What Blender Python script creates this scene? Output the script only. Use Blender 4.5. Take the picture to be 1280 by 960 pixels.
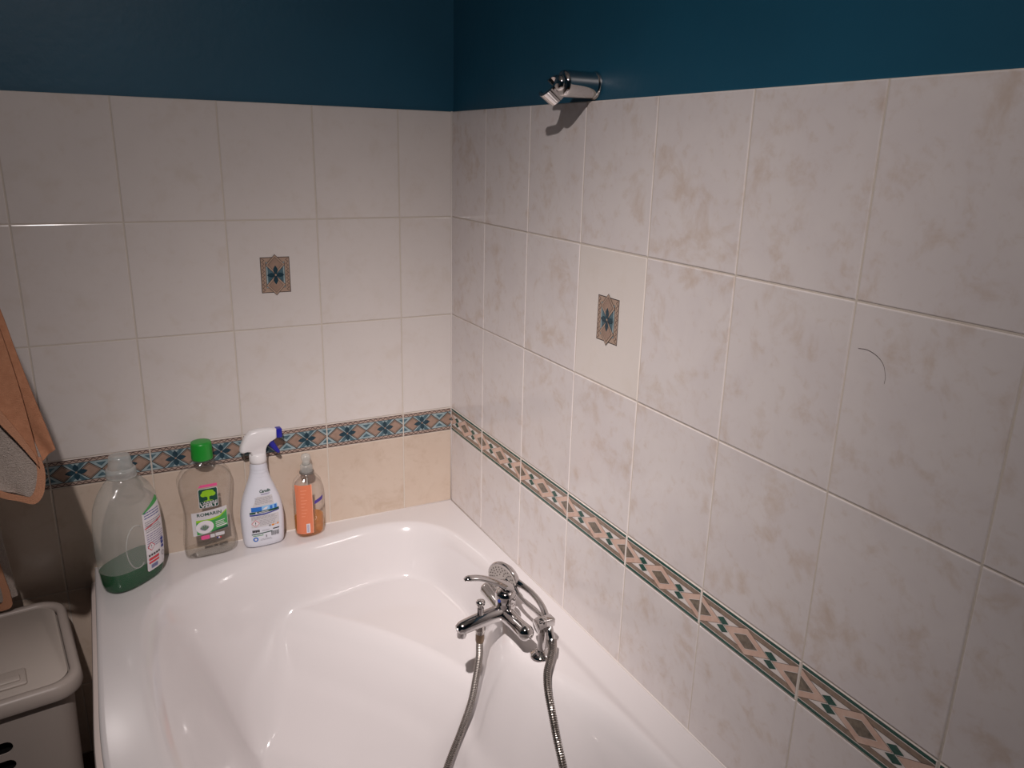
import bpy, bmesh, math, random
import numpy as np
from mathutils import Vector, Matrix

random.seed(7)
for _o in list(bpy.data.objects):
    bpy.data.objects.remove(_o, do_unlink=True)
scene = bpy.context.scene
COL = scene.collection

# ------------------------------------------------------------------ camera, world, lamp, exposure
cam_data = bpy.data.cameras.new('camera')
cam_data.sensor_width = 36.0
cam_data.lens = 980.27 / 1280.0 * 36.0
cam_data.clip_start = 0.02
cam = bpy.data.objects.new('camera', cam_data)
COL.objects.link(cam)
AZ, EL, ROLL = math.radians(62.048), math.radians(-16.582), math.radians(1.3957)
CAM = Vector((-0.7971, -1.8473, 1.5179))
fwd = Vector((math.cos(EL) * math.cos(AZ), math.cos(EL) * math.sin(AZ), math.sin(EL)))
rgt = fwd.cross(Vector((0, 0, 1))).normalized()
upv = rgt.cross(fwd)
r2 = rgt * math.cos(ROLL) + upv * math.sin(ROLL)
u2 = -rgt * math.sin(ROLL) + upv * math.cos(ROLL)
mw = Matrix((r2, u2, -fwd)).transposed().to_4x4()
mw.translation = CAM
cam.matrix_world = mw
scene.camera = cam

world = bpy.data.worlds.new('world')
world.use_nodes = True
world.node_tree.nodes['Background'].inputs[0].default_value = (0.5, 0.45, 0.42, 1)
world.node_tree.nodes['Background'].inputs[1].default_value = 0.02
scene.world = world

LAMP = Vector((-0.99, -1.80, 2.38))
AIM = Vector((-0.24, -0.52, 0.74))
ld = bpy.data.lights.new('ceiling_spot', 'POINT')
ld.energy = 288.0
ld.color = (1.0, 0.908, 0.882)
ld.shadow_soft_size = 0.018
lamp = bpy.data.objects.new('ceiling_spot', ld)
COL.objects.link(lamp)
lamp.location = LAMP
lamp.rotation_euler = (AIM - LAMP).to_track_quat('-Z', 'Y').to_euler()
# beam profile of a reflector bulb: a soft round beam with weak spill around it
ld.use_nodes = True
lnt = ld.node_tree
lem = lnt.nodes['Emission']
lem.inputs['Color'].default_value = (1, 1, 1, 1)


def lmath(op, a, b=None):
    n = lnt.nodes.new('ShaderNodeMath')
    n.operation = op
    for k, v in enumerate((a, b)):
        if v is None:
            continue
        if isinstance(v, (int, float)):
            n.inputs[k].default_value = v
        else:
            lnt.links.new(v, n.inputs[k])
    return n.outputs[0]


ltc = lnt.nodes.new('ShaderNodeTexCoord')
ldot = lnt.nodes.new('ShaderNodeVectorMath')
ldot.operation = 'DOT_PRODUCT'
ldot.inputs[1].default_value = (0, 0, -1)
lnt.links.new(ltc.outputs['Normal'], ldot.inputs[0])
lcos = ldot.outputs['Value']
BEAM, SPILL = 0.262, 0.083
lang = lmath('DIVIDE', lmath('ARCCOSINE', lmath('MINIMUM', lmath('MAXIMUM', lcos, -1.0), 1.0)), BEAM)
lgau = lmath('POWER', 2.718282, lmath('MULTIPLY', lmath('MULTIPLY', lang, lang), -1.0))
lspl = lmath('MULTIPLY', lmath('MAXIMUM', lcos, 0.0), SPILL)
lnt.links.new(lmath('ADD', lgau, lspl), lem.inputs['Strength'])

scene.view_settings.view_transform = 'Standard'
scene.view_settings.look = 'None'
scene.view_settings.gamma = 1.0
scene.view_settings.use_curve_mapping = False
scene.view_settings.exposure = 0.0

# ------------------------------------------------------------------ small helpers
TOP = 1.605          # upper edge of the tiling
RIM = 0.58           # height of the bath rim


def lin(h):
    h = h.lstrip('#')
    out = []
    for i in (0, 2, 4):
        c = int(h[i:i + 2], 16) / 255.0
        out.append(c / 12.92 if c <= 0.04045 else ((c + 0.055) / 1.055) ** 2.4)
    return (out[0], out[1], out[2], 1.0)


def mat(name, col, rough=0.4, metal=0.0, coat=0.0, noise=None, bump=None, spec=None):
    """Principled material; noise=(colour2, scale, amount), bump=(scale, strength)."""
    m = bpy.data.materials.new(name)
    m.use_nodes = True
    nt = m.node_tree
    b = nt.nodes['Principled BSDF']
    c = lin(col) if isinstance(col, str) else col
    b.inputs['Base Color'].default_value = c
    b.inputs['Roughness'].default_value = rough
    b.inputs['Metallic'].default_value = metal
    if coat:
        b.inputs['Coat Weight'].default_value = coat
        b.inputs['Coat Roughness'].default_value = 0.05
    if spec is not None:
        b.inputs['Specular IOR Level'].default_value = spec
    tc = None
    if noise or bump:
        tc = nt.nodes.new('ShaderNodeTexCoord')
    if noise:
        n = nt.nodes.new('ShaderNodeTexNoise')
        n.inputs['Scale'].default_value = noise[1]
        n.inputs['Detail'].default_value = 5
        nt.links.new(tc.outputs['Object'], n.inputs['Vector'])
        r = nt.nodes.new('ShaderNodeMapRange')
        r.inputs[1].default_value = 0.35
        r.inputs[2].default_value = 0.7
        r.inputs[4].default_value = noise[2]
        nt.links.new(n.outputs['Fac'], r.inputs[0])
        mx = nt.nodes.new('ShaderNodeMix')
        mx.data_type = 'RGBA'
        mx.inputs[6].default_value = c
        mx.inputs[7].default_value = lin(noise[0])
        nt.links.new(r.outputs[0], mx.inputs[0])
        nt.links.new(mx.outputs[2], b.inputs['Base Color'])
    if bump:
        n2 = nt.nodes.new('ShaderNodeTexNoise')
        n2.inputs['Scale'].default_value = bump[0]
        n2.inputs['Detail'].default_value = 3
        nt.links.new(tc.outputs['Object'], n2.inputs['Vector'])
        bp = nt.nodes.new('ShaderNodeBump')
        bp.inputs['Strength'].default_value = bump[1]
        bp.inputs['Distance'].default_value = 0.004
        nt.links.new(n2.outputs['Fac'], bp.inputs['Height'])
        nt.links.new(bp.outputs[0], b.inputs['Normal'])
    return m


def marble(name, base, stain, grey, amount, rough=0.16, scale=1.0):
    """Glazed tile: every tile shows its own cut of a cloudy marbling."""
    m = bpy.data.materials.new(name)
    m.use_nodes = True
    nt = m.node_tree
    b = nt.nodes['Principled BSDF']
    b.inputs['Roughness'].default_value = rough
    b.inputs['Specular IOR Level'].default_value = 0.45
    tc = nt.nodes.new('ShaderNodeTexCoord')
    oi = nt.nodes.new('ShaderNodeObjectInfo')
    mul = nt.nodes.new('ShaderNodeMath')
    mul.operation = 'MULTIPLY'
    mul.inputs[1].default_value = 37.0
    nt.links.new(oi.outputs['Random'], mul.inputs[0])
    add = nt.nodes.new('ShaderNodeVectorMath')
    add.operation = 'ADD'
    nt.links.new(tc.outputs['Object'], add.inputs[0])
    nt.links.new(mul.outputs[0], add.inputs[1])

    def noise(sc, det, dist, lo, hi):
        n = nt.nodes.new('ShaderNodeTexNoise')
        n.inputs['Scale'].default_value = sc * scale
        n.inputs['Detail'].default_value = det
        n.inputs['Roughness'].default_value = 0.62
        n.inputs['Distortion'].default_value = dist
        nt.links.new(add.outputs[0], n.inputs['Vector'])
        r = nt.nodes.new('ShaderNodeMapRange')
        r.interpolation_type = 'SMOOTHSTEP'
        r.inputs[1].default_value = lo
        r.inputs[2].default_value = hi
        nt.links.new(n.outputs['Fac'], r.inputs[0])
        return r.outputs[0]

    def mix(fac, a, bcol, amt):
        mm = nt.nodes.new('ShaderNodeMath')
        mm.operation = 'MULTIPLY'
        mm.inputs[1].default_value = amt
        nt.links.new(fac, mm.inputs[0])
        x = nt.nodes.new('ShaderNodeMix')
        x.data_type = 'RGBA'
        nt.links.new(mm.outputs[0], x.inputs[0])
        if isinstance(a, tuple):
            x.inputs[6].default_value = a
        else:
            nt.links.new(a, x.inputs[6])
        x.inputs[7].default_value = bcol
        return x.outputs[2]

    c = mix(noise(9, 3, 0.5, 0.35, 0.7), lin(base), lin(grey), amount * 0.8)
    c = mix(noise(15, 9, 0.35, 0.50, 0.74), c, lin(stain), amount)
    c = mix(noise(42, 8, 0.4, 0.52, 0.78), c, lin(stain), amount * 0.7)
    nt.links.new(c, b.inputs['Base Color'])
    n3 = nt.nodes.new('ShaderNodeTexNoise')
    n3.inputs['Scale'].default_value = 14
    nt.links.new(add.outputs[0], n3.inputs['Vector'])
    bp = nt.nodes.new('ShaderNodeBump')
    bp.inputs['Strength'].default_value = 0.06
    bp.inputs['Distance'].default_value = 0.004
    nt.links.new(n3.outputs['Fac'], bp.inputs['Height'])
    nt.links.new(bp.outputs[0], b.inputs['Normal'])
    return m


def clear_mat(name, tint, body=0.06, bodycol='#ffffff', rough=0.05, fres=0.55):
    """Thin clear or milky plastic: tinted see-through, a little diffuse body, Fresnel gloss."""
    m = bpy.data.materials.new(name)
    m.use_nodes = True
    nt = m.node_tree
    for n in list(nt.nodes):
        nt.nodes.remove(n)
    out = nt.nodes.new('ShaderNodeOutputMaterial')
    tr = nt.nodes.new('ShaderNodeBsdfTransparent')
    tr.inputs[0].default_value = lin(tint)
    di = nt.nodes.new('ShaderNodeBsdfDiffuse')
    di.inputs[0].default_value = lin(bodycol)
    tl = nt.nodes.new('ShaderNodeBsdfTranslucent')
    tl.inputs[0].default_value = lin(bodycol)
    dt = nt.nodes.new('ShaderNodeMixShader')
    dt.inputs[0].default_value = 0.5
    nt.links.new(di.outputs[0], dt.inputs[1])
    nt.links.new(tl.outputs[0], dt.inputs[2])
    m1 = nt.nodes.new('ShaderNodeMixShader')
    m1.inputs[0].default_value = body
    nt.links.new(tr.outputs[0], m1.inputs[1])
    nt.links.new(dt.outputs[0], m1.inputs[2])
    gl = nt.nodes.new('ShaderNodeBsdfGlossy')
    gl.inputs['Roughness'].default_value = rough
    fr = nt.nodes.new('ShaderNodeLayerWeight')
    fr.inputs[0].default_value = 0.5
    pw = nt.nodes.new('ShaderNodeMath')
    pw.operation = 'POWER'
    pw.inputs[1].default_value = 3.0
    nt.links.new(fr.outputs['Facing'], pw.inputs[0])
    ml = nt.nodes.new('ShaderNodeMath')
    ml.operation = 'MULTIPLY_ADD'
    ml.inputs[1].default_value = 0.5 * fres
    ml.inputs[2].default_value = 0.04
    nt.links.new(pw.outputs[0], ml.inputs[0])
    m2 = nt.nodes.new('ShaderNodeMixShader')
    nt.links.new(ml.outputs[0], m2.inputs[0])
    nt.links.new(m1.outputs[0], m2.inputs[1])
    nt.links.new(gl.outputs[0], m2.inputs[2])
    nt.links.new(m2.outputs[0], out.inputs[0])
    return m


def link_mesh(name, me, mats, parent=None, smooth=True, angle=None):
    if not isinstance(mats, (list, tuple)):
        mats = [mats]
    if len(me.materials) == 0:
        for x in mats:
            me.materials.append(x)
    if smooth:
        me.polygons.foreach_set('use_smooth', [True] * len(me.polygons))
        if angle is not None:
            me.set_sharp_from_angle(angle=math.radians(angle))
    o = bpy.data.objects.new(name, me)
    COL.objects.link(o)
    if parent is not None:
        o.parent = parent
    return o


def obj(name, bm, mats, parent=None, smooth=True, angle=None, recalc=True):
    if recalc:
        bmesh.ops.recalc_face_normals(bm, faces=bm.faces[:])
    me = bpy.data.meshes.new(name)
    bm.to_mesh(me)
    bm.free()
    return link_mesh(name, me, mats, parent, smooth, angle)


def thing(name, label, cat, loc=(0, 0, 0), rotz=0.0, group=None):
    o = bpy.data.objects.new(name, None)
    o.empty_display_size = 0.05
    COL.objects.link(o)
    o.location = loc
    o.rotation_euler = (0, 0, rotz)
    o['label'] = label
    o['category'] = cat
    if group:
        o['group'] = group
    return o


def tag(o, label, cat, group=None):
    o['label'] = label
    o['category'] = cat
    if group:
        o['group'] = group
    return o


def structure(o, label=None):
    o['kind'] = 'structure'
    if label:
        o['label'] = label
    return o


def add_box(bm, x0, x1, y0, y1, z0, z1, mi=0):
    vs = [bm.verts.new(p) for p in ((x0, y0, z0), (x1, y0, z0), (x1, y1, z0), (x0, y1, z0),
                                    (x0, y0, z1), (x1, y0, z1), (x1, y1, z1), (x0, y1, z1))]
    fs = []
    for q in ((0, 3, 2, 1), (4, 5, 6, 7), (0, 1, 5, 4), (1, 2, 6, 5), (2, 3, 7, 6), (3, 0, 4, 7)):
        f = bm.faces.new([vs[i] for i in q])
        f.material_index = mi
        fs.append(f)
    return vs, fs


def box(x0, x1, y0, y1, z0, z1, bevel=0.0, seg=2):
    bm = bmesh.new()
    add_box(bm, x0, x1, y0, y1, z0, z1)
    if bevel:
        bmesh.ops.bevel(bm, geom=bm.edges[:], offset=bevel, segments=seg, affect='EDGES', profile=0.5)
    return bm


def loft(rings, cap=(True, True), bm=None, mi=0, close=True):
    bm = bm or bmesh.new()
    rv = [[bm.verts.new(p) for p in r] for r in rings]
    n = len(rv[0])
    rng = range(n) if close else range(n - 1)
    for a, b in zip(rv[:-1], rv[1:]):
        for i in rng:
            j = (i + 1) % n
            f = bm.faces.new((a[i], a[j], b[j], b[i]))
            f.material_index = mi
    if cap[0]:
        bm.faces.new(list(reversed(rv[0]))).material_index = mi
    if cap[1]:
        bm.faces.new(rv[-1]).material_index = mi
    return bm


def frame_of(d):
    d = Vector(d).normalized()
    a = Vector((0, 0, 1)) if abs(d.z) < 0.9 else Vector((1, 0, 0))
    s = d.cross(a).normalized()
    return d, s, s.cross(d)


def lathe(profile, origin=(0, 0, 0), axis=(0, 0, 1), seg=24, bm=None, cap=(True, True)):
    """profile: (radius, distance along axis)."""
    d, s, t = frame_of(axis)
    o = Vector(origin)
    rings = []
    for r, h in profile:
        r = max(r, 1e-5)
        rings.append([o + d * h + (s * math.cos(2 * math.pi * k / seg) + t * math.sin(2 * math.pi * k / seg)) * r
                      for k in range(seg)])
    return loft(rings, cap, bm)


def catmull(pts, n=8):
    pts = [Vector(p) for p in pts]
    P = [pts[0] * 2 - pts[1]] + pts + [pts[-1] * 2 - pts[-2]]
    out = []
    for i in range(1, len(P) - 2):
        a, b, c, d = P[i - 1], P[i], P[i + 1], P[i + 2]
        for k in range(n):
            t = k / n
            out.append(0.5 * (2 * b + (c - a) * t + (2 * a - 5 * b + 4 * c - d) * t * t + (3 * b - a - 3 * c + d) * t ** 3))
    out.append(P[-2])
    return out


def sweep(pts, radii, seg=16, bm=None, up=None, flat=None, cap=True):
    """Tube along pts; radii one per point (or one number); flat = per-point ratio of the second radius."""
    pts = [Vector(p) for p in pts]
    n = len(pts)
    if isinstance(radii, (int, float)):
        radii = [radii] * n
    ups = Vector(up) if up else None
    rings = []
    prev = None
    for i, p in enumerate(pts):
        d = (pts[min(i + 1, n - 1)] - pts[max(i - 1, 0)]).normalized()
        if ups is not None:
            s = d.cross(ups).normalized()
        elif prev is None:
            s = frame_of(d)[1]
        else:
            s = (prev - d * prev.dot(d)).normalized()
        prev = s
        t = s.cross(d)
        q = flat[i] if isinstance(flat, (list, tuple)) else (flat or 1.0)
        rings.append([p + (s * math.cos(2 * math.pi * k / seg) + t * (q * math.sin(2 * math.pi * k / seg))) * radii[i]
                      for k in range(seg)])
    return loft(rings, (cap, cap), bm)


def interp(vals, n):
    m = len(vals) - 1
    out = []
    for i in range(n):
        t = i / (n - 1) * m
        k = min(int(t), m - 1)
        out.append(vals[k] + (vals[k + 1] - vals[k]) * (t - k))
    return out


def super_ring(cx, cy, z, a, b, n=2.6, seg=40, rot=0.0):
    out = []
    for k in range(seg):
        t = 2 * math.pi * k / seg
        c, s = math.cos(t), math.sin(t)
        x = a * math.copysign(abs(c) ** (2 / n), c)
        y = b * math.copysign(abs(s) ** (2 / n), s)
        out.append(Vector((cx + x * math.cos(rot) - y * math.sin(rot), cy + x * math.sin(rot) + y * math.cos(rot), z)))
    return out


# flat print: polygons in (u, v), cut into strips and laid on a surface given by fn(u, v, lift)
class Print:
    def __init__(self, fn, ustep=None, vstep=None, lift=0.0003, step=0.00016):
        self.bm = bmesh.new()
        self.fn, self.ustep, self.vstep, self.lift, self.step = fn, ustep, vstep, lift, step
        self.layer = self.bm.verts.layers.int.new('lay')

    def poly(self, pts, mi, lay=0):
        bm = bmesh.new()
        vs = [bm.verts.new((p[0], p[1], 0)) for p in pts]
        bm.faces.new(vs)
        self._take(bm, mi, lay)

    def mesh2d(self, me, mi, lay):
        bm = bmesh.new()
        bm.from_mesh(me)
        self._take(bm, mi, lay)

    def _take(self, bm, mi, lay):
        bmesh.ops.triangulate(bm, faces=bm.faces[:])
        for axis, st in ((0, self.ustep), (1, self.vstep)):
            if not st:
                continue
            lo = min(v.co[axis] for v in bm.verts)
            hi = max(v.co[axis] for v in bm.verts)
            k = math.floor(lo / st) + 1
            while k * st < hi - 1e-6:
                co = Vector((0, 0, 0))
                co[axis] = k * st
                no = Vector((0, 0, 0))
                no[axis] = 1
                bmesh.ops.bisect_plane(bm, geom=bm.verts[:] + bm.edges[:] + bm.faces[:], plane_co=co, plane_no=no, dist=1e-6)
                k += 1
        mp = {}
        for v in bm.verts:
            mp[v] = self.bm.verts.new(self.fn(v.co.x, v.co.y, self.lift + self.step * lay))
        for f in bm.faces:
            try:
                nf = self.bm.faces.new([mp[v] for v in f.verts])
                nf.material_index = mi
            except ValueError:
                pass
        bm.free()

    def rect(self, u0, u1, v0, v1, mi, lay=0, sk=0.0):
        self.poly([(u0, v0), (u1, v0 + sk * (u1 - u0)), (u1, v1 + sk * (u1 - u0)), (u0, v1)], mi, lay)

    def round_rect(self, u0, u1, v0, v1, r, mi, lay=0):
        pts = []
        for cx, cy, a0 in ((u1 - r, v1 - r, 0), (u0 + r, v1 - r, 90), (u0 + r, v0 + r, 180), (u1 - r, v0 + r, 270)):
            for k in range(5):
                a = math.radians(a0 + k * 22.5)
                pts.append((cx + r * math.cos(a), cy + r * math.sin(a)))
        self.poly(pts, mi, lay)

    def diamond(self, cx, cy, hw, hh, mi, lay=0):
        self.poly([(cx - hw, cy), (cx, cy - hh), (cx + hw, cy), (cx, cy + hh)], mi, lay)

    def ellipse(self, cx, cy, a, b, mi, lay=0, rot=0.0, n=14):
        pts = []
        for k in range(n):
            t = 2 * math.pi * k / n
            x, y = a * math.cos(t), b * math.sin(t)
            pts.append((cx + x * math.cos(rot) - y * math.sin(rot), cy + x * math.sin(rot) + y * math.cos(rot)))
        self.poly(pts, mi, lay)

    def leaf(self, cx, cy, length, width, ang, mi, lay=0):
        """Pointed petal from (cx, cy) outwards."""
        pts = []
        prof = [(0, 0), (0.2, 0.55), (0.45, 1.0), (0.7, 0.8), (0.88, 0.35), (1, 0)]
        full = [(t, w) for t, w in prof] + [(t, -w) for t, w in reversed(prof[1:-1])]
        c, s = math.cos(ang), math.sin(ang)
        for t, w in full:
            x, y = t * length, w * width / 2
            pts.append((cx + x * c - y * s, cy + x * s + y * c))
        self.poly(pts, mi, lay)

    def line(self, p, q, w, mi, lay=0):
        p, q = Vector(p), Vector(q)
        d = (q - p).normalized()
        n = Vector((-d.y, d.x)) * (w / 2)
        self.poly([p + n, q + n, q - n, p - n], mi, lay)

    def text(self, s, cx, cy, size, mi, lay=0, width=None, shear=0.0, bold=0.0, rot=0.0):
        cu = bpy.data.curves.new('t', 'FONT')
        cu.body = s
        cu.align_x = 'CENTER'
        cu.align_y = 'CENTER'
        cu.size = 1.0
        cu.resolution_u = 2
        cu.shear = shear
        cu.offset = bold
        to = bpy.data.objects.new('t', cu)
        COL.objects.link(to)
        bpy.context.view_layer.update()
        dg = bpy.context.evaluated_depsgraph_get()
        me = bpy.data.meshes.new_from_object(to.evaluated_get(dg))
        xs = [v.co.x for v in me.vertices]
        ys = [v.co.y for v in me.vertices]
        sy = size / max(max(ys) - min(ys), 1e-6)
        sx = sy if width is None else width / max(max(xs) - min(xs), 1e-6)
        mx, my = (max(xs) + min(xs)) / 2, (max(ys) + min(ys)) / 2
        c, sn = math.cos(rot), math.sin(rot)
        for v in me.vertices:
            x, y = (v.co.x - mx) * sx, (v.co.y - my) * sy
            v.co = (cx + x * c - y * sn, cy + x * sn + y * c, 0)
        self.mesh2d(me, mi, lay)
        bpy.data.objects.remove(to)
        bpy.data.curves.remove(cu)
        bpy.data.meshes.remove(me)

    def lines(self, u0, u1, v0, v1, n, mi, lay=0, fill=0.45, seed=1):
        """Rows of small print too fine to read, as broken grey dashes."""
        rr = random.Random(seed)
        h = (v1 - v0) / n
        for i in range(n):
            v = v1 - (i + 0.5) * h
            u = u0
            end = u1 - rr.random() * 0.25 * (u1 - u0)
            while u < end:
                w = (0.06 + 0.14 * rr.random()) * (u1 - u0)
                self.rect(u, min(u + w, end), v - h * fill / 2, v + h * fill / 2, mi, lay)
                u += w + 0.025 * (u1 - u0)

    def finish(self, name, mats, parent):
        return obj(name, self.bm, mats, parent, smooth=True, recalc=False)


# ------------------------------------------------------------------ materials
M = {}
M['tile_left'] = marble('tile_glaze_left', '#d7d0cc', '#c8bbae', '#d0c9c6', 0.34, scale=1.0)
M['tile_right'] = marble('tile_glaze_right', '#d9d2d0', '#bfa996', '#d0c8c8', 0.55, scale=1.2)
M['tile_plain'] = marble('tile_glaze_plain', '#ddd5cf', '#d4c8bc', '#d9d1cc', 0.3)
M['tile_beige'] = marble('tile_glaze_beige', '#c6b4a4', '#b49e8a', '#ccbdaf', 0.6)
M['grout'] = mat('grout', '#c9bfb4', 0.7, bump=(220, 0.2))
M['sealant'] = mat('sealant', '#d5cdc8', 0.45)
M['blue'] = mat('blue_wall_paint', '#155069', 0.5, noise=('#12475e', 4, 0.6), bump=(60, 0.12))
M['plaster'] = mat('ceiling_paint', '#d8d2ca', 0.8)
M['floor'] = mat('floor_brown', '#5d4536', 0.45, noise=('#4a372c', 12, 0.8))
M['skirting'] = mat('skirting_tile', '#5a4436', 0.35)
M['tub'] = mat('bath_acrylic', '#d1cccc', 0.13, coat=0.3)
M['apron'] = mat('bath_apron', '#d9cbc4', 0.3)
M['chrome'] = mat('chrome', '#d6d3d2', 0.06, metal=1.0)
M['chrome_worn'] = mat('chrome_worn', '#b5b0ac', 0.16, metal=1.0, noise=('#8d8680', 40, 0.5))
M['brass'] = mat('limescaled_brass', '#8d7862', 0.35, metal=0.8, noise=('#5f5147', 60, 0.7))
M['sprayface'] = mat('spray_face_grey', '#b3aba6', 0.3, metal=0.3)
M['nozzle'] = mat('nozzle_dark', '#55504d', 0.5)
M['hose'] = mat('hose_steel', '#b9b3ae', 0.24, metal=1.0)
M['hose_groove_shade'] = mat('hose_groove_shade', '#8d8782', 0.4, metal=1.0)  # darker copy of the hose steel, groove shade put into the colour
M['mark_blue'] = mat('mark_blue', '#273a86', 0.3)
M['black'] = mat('slot_dark', '#0a0908', 0.7)

# ------------------------------------------------------------------ walls, floor, ceiling
XL, YB, ZC = -2.25, -3.05, 2.56


def part_box(name, b, m, parent, bevel=0.0):
    return obj(name, box(*b, bevel=bevel), m, parent, smooth=False)


wall_left = structure(part_box('wall_left', (XL, 0.10, 0.007, 0.10, 0.0, ZC), M['blue'], None), 'blue painted wall above cream tiling, left of the corner')
wall_right = structure(part_box('wall_right', (0.007, 0.10, YB, 0.007, 0.0, ZC), M['blue'], None), 'blue painted wall above marbled tiling, right of the corner')
structure(part_box('wall_back', (XL, 0.10, YB - 0.1, YB, 0.0, ZC), M['blue'], None))
structure(part_box('wall_side', (XL - 0.1, XL, YB, 0.1, 0.0, ZC), M['blue'], None))
structure(part_box('floor', (XL, 0.1, YB, 0.1, -0.1, 0.0), M['floor'], None))
structure(part_box('ceiling', (XL, 0.1, YB, 0.1, ZC, ZC + 0.1), M['plaster'], None))

G = 0.0013            # half a grout joint
ROWS = [TOP, 1.355, 1.1062, 0.8516, 0.7874, 0.537, 0.287, 0.10]
A0, AW = 0.1371, 0.2020
B0, BW = 0.1925, 0.20494
_tile_cache = {}


def tile_mesh(w, h, m):
    """Glazed tile lying in local x-z, front at y = 0, softly rounded edges; shared by alike tiles."""
    key = (round(w, 4), round(h, 4), m.name)
    if key in _tile_cache:
        return _tile_cache[key]
    bm = bmesh.new()
    e, d = 0.0016, 0.0007
    front = [(-w / 2 + e, 0, -h / 2 + e), (w / 2 - e, 0, -h / 2 + e), (w / 2 - e, 0, h / 2 - e), (-w / 2 + e, 0, h / 2 - e)]
    mid = [(-w / 2 + e * .3, d * .5, -h / 2 + e * .3), (w / 2 - e * .3, d * .5, -h / 2 + e * .3), (w / 2 - e * .3, d * .5, h / 2 - e * .3), (-w / 2 + e * .3, d * .5, h / 2 - e * .3)]
    edge = [(-w / 2, d * 2, -h / 2), (w / 2, d * 2, -h / 2), (w / 2, d * 2, h / 2), (-w / 2, d * 2, h / 2)]
    back = [(x, 0.0068, z) for x, _, z in edge]
    loft([front, mid, edge, back], (True, True), bm)
    bmesh.ops.recalc_face_normals(bm, faces=bm.faces[:])
    me = bpy.data.meshes.new('tile')
    bm.to_mesh(me)
    bm.free()
    me.materials.append(m)
    _tile_cache[key] = me
    return me


def put_tile(wall, a0, a1, z1, z0, m, name='tile', me=None):
    """Tile on a wall between distances a0 < a1 from the corner and heights z0 < z1."""
    w, h = (a1 - a0) - 2 * G, (z1 - z0) - 2 * G
    me = me or tile_mesh(w, h, m)
    o = bpy.data.objects.new(name, me)
    COL.objects.link(o)
    c = (a0 + a1) / 2
    jit = random.uniform(-0.0003, 0.0003)
    if wall is wall_left:
        o.location = (-c, jit, (z0 + z1) / 2)
    else:
        o.location = (jit, -c, (z0 + z1) / 2)
        o.rotation_euler = (0, 0, -math.pi / 2)
    tilt = random.uniform(-0.0012, 0.0012)
    o.rotation_euler.x += tilt
    o.parent = wall
    return o


def cols(first, w, n):
    xs = [0.0] + [first + k * w for k in range(n)]
    return list(zip(xs[:-1], xs[1:]))


COLS_A = cols(A0, AW, 9)
COLS_B = cols(B0, BW, 12)

part_box('grout', (-COLS_A[-1][1], 0.0, 0.0013, 0.0069, 0.0, TOP - 0.0008), M['grout'], wall_left)
part_box('grout', (0.0013, 0.0069, -COLS_B[-1][1], 0.0, 0.0, TOP - 0.0008), M['grout'], wall_right)

# ---- printed tiles: the drawing is thin coloured glaze laid on the tile face
PC = {
    'brown': mat('print_brown', '#a08778', 0.25, noise=('#8e7566', 60, 0.7)),
    'dark': mat('print_dark', '#2f2a2c', 0.3),
    'zig': mat('print_zigzag_dark', '#57443d', 0.3),
    'taupe': mat('print_taupe', '#93806f', 0.25, noise=('#776659', 90, 0.8)),
    'sky': mat('print_pale_blue', '#a5b2b4', 0.25, noise=('#7f979d', 70, 1.0)),
    'teal': mat('print_teal', '#55707a', 0.25, noise=('#3b5661', 70, 1.0)),
    'leaf': mat('print_leaf', '#25424e', 0.25, noise=('#1c3340', 60, 0.8)),
    'pink': mat('print_pink', '#d8bbab', 0.25, noise=('#c9a390', 60, 0.8)),
    'green': mat('print_green', '#1e5348', 0.25, noise=('#174238', 120, 0.8)),
    'white': mat('print_white', '#e3dad5', 0.25),
    'grey': mat('print_grey', '#857868', 0.25, noise=('#5d554b', 110, 1.0)),
    'tan': mat('print_tan', '#ae9685', 0.25, noise=('#9f8777', 60, 0.7)),
    'band': mat('print_band', '#b39d91', 0.25),
}
PK = list(PC)
PM = [PC[k] for k in PK]
IX = {k: i for i, k in enumerate(PK)}


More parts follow.
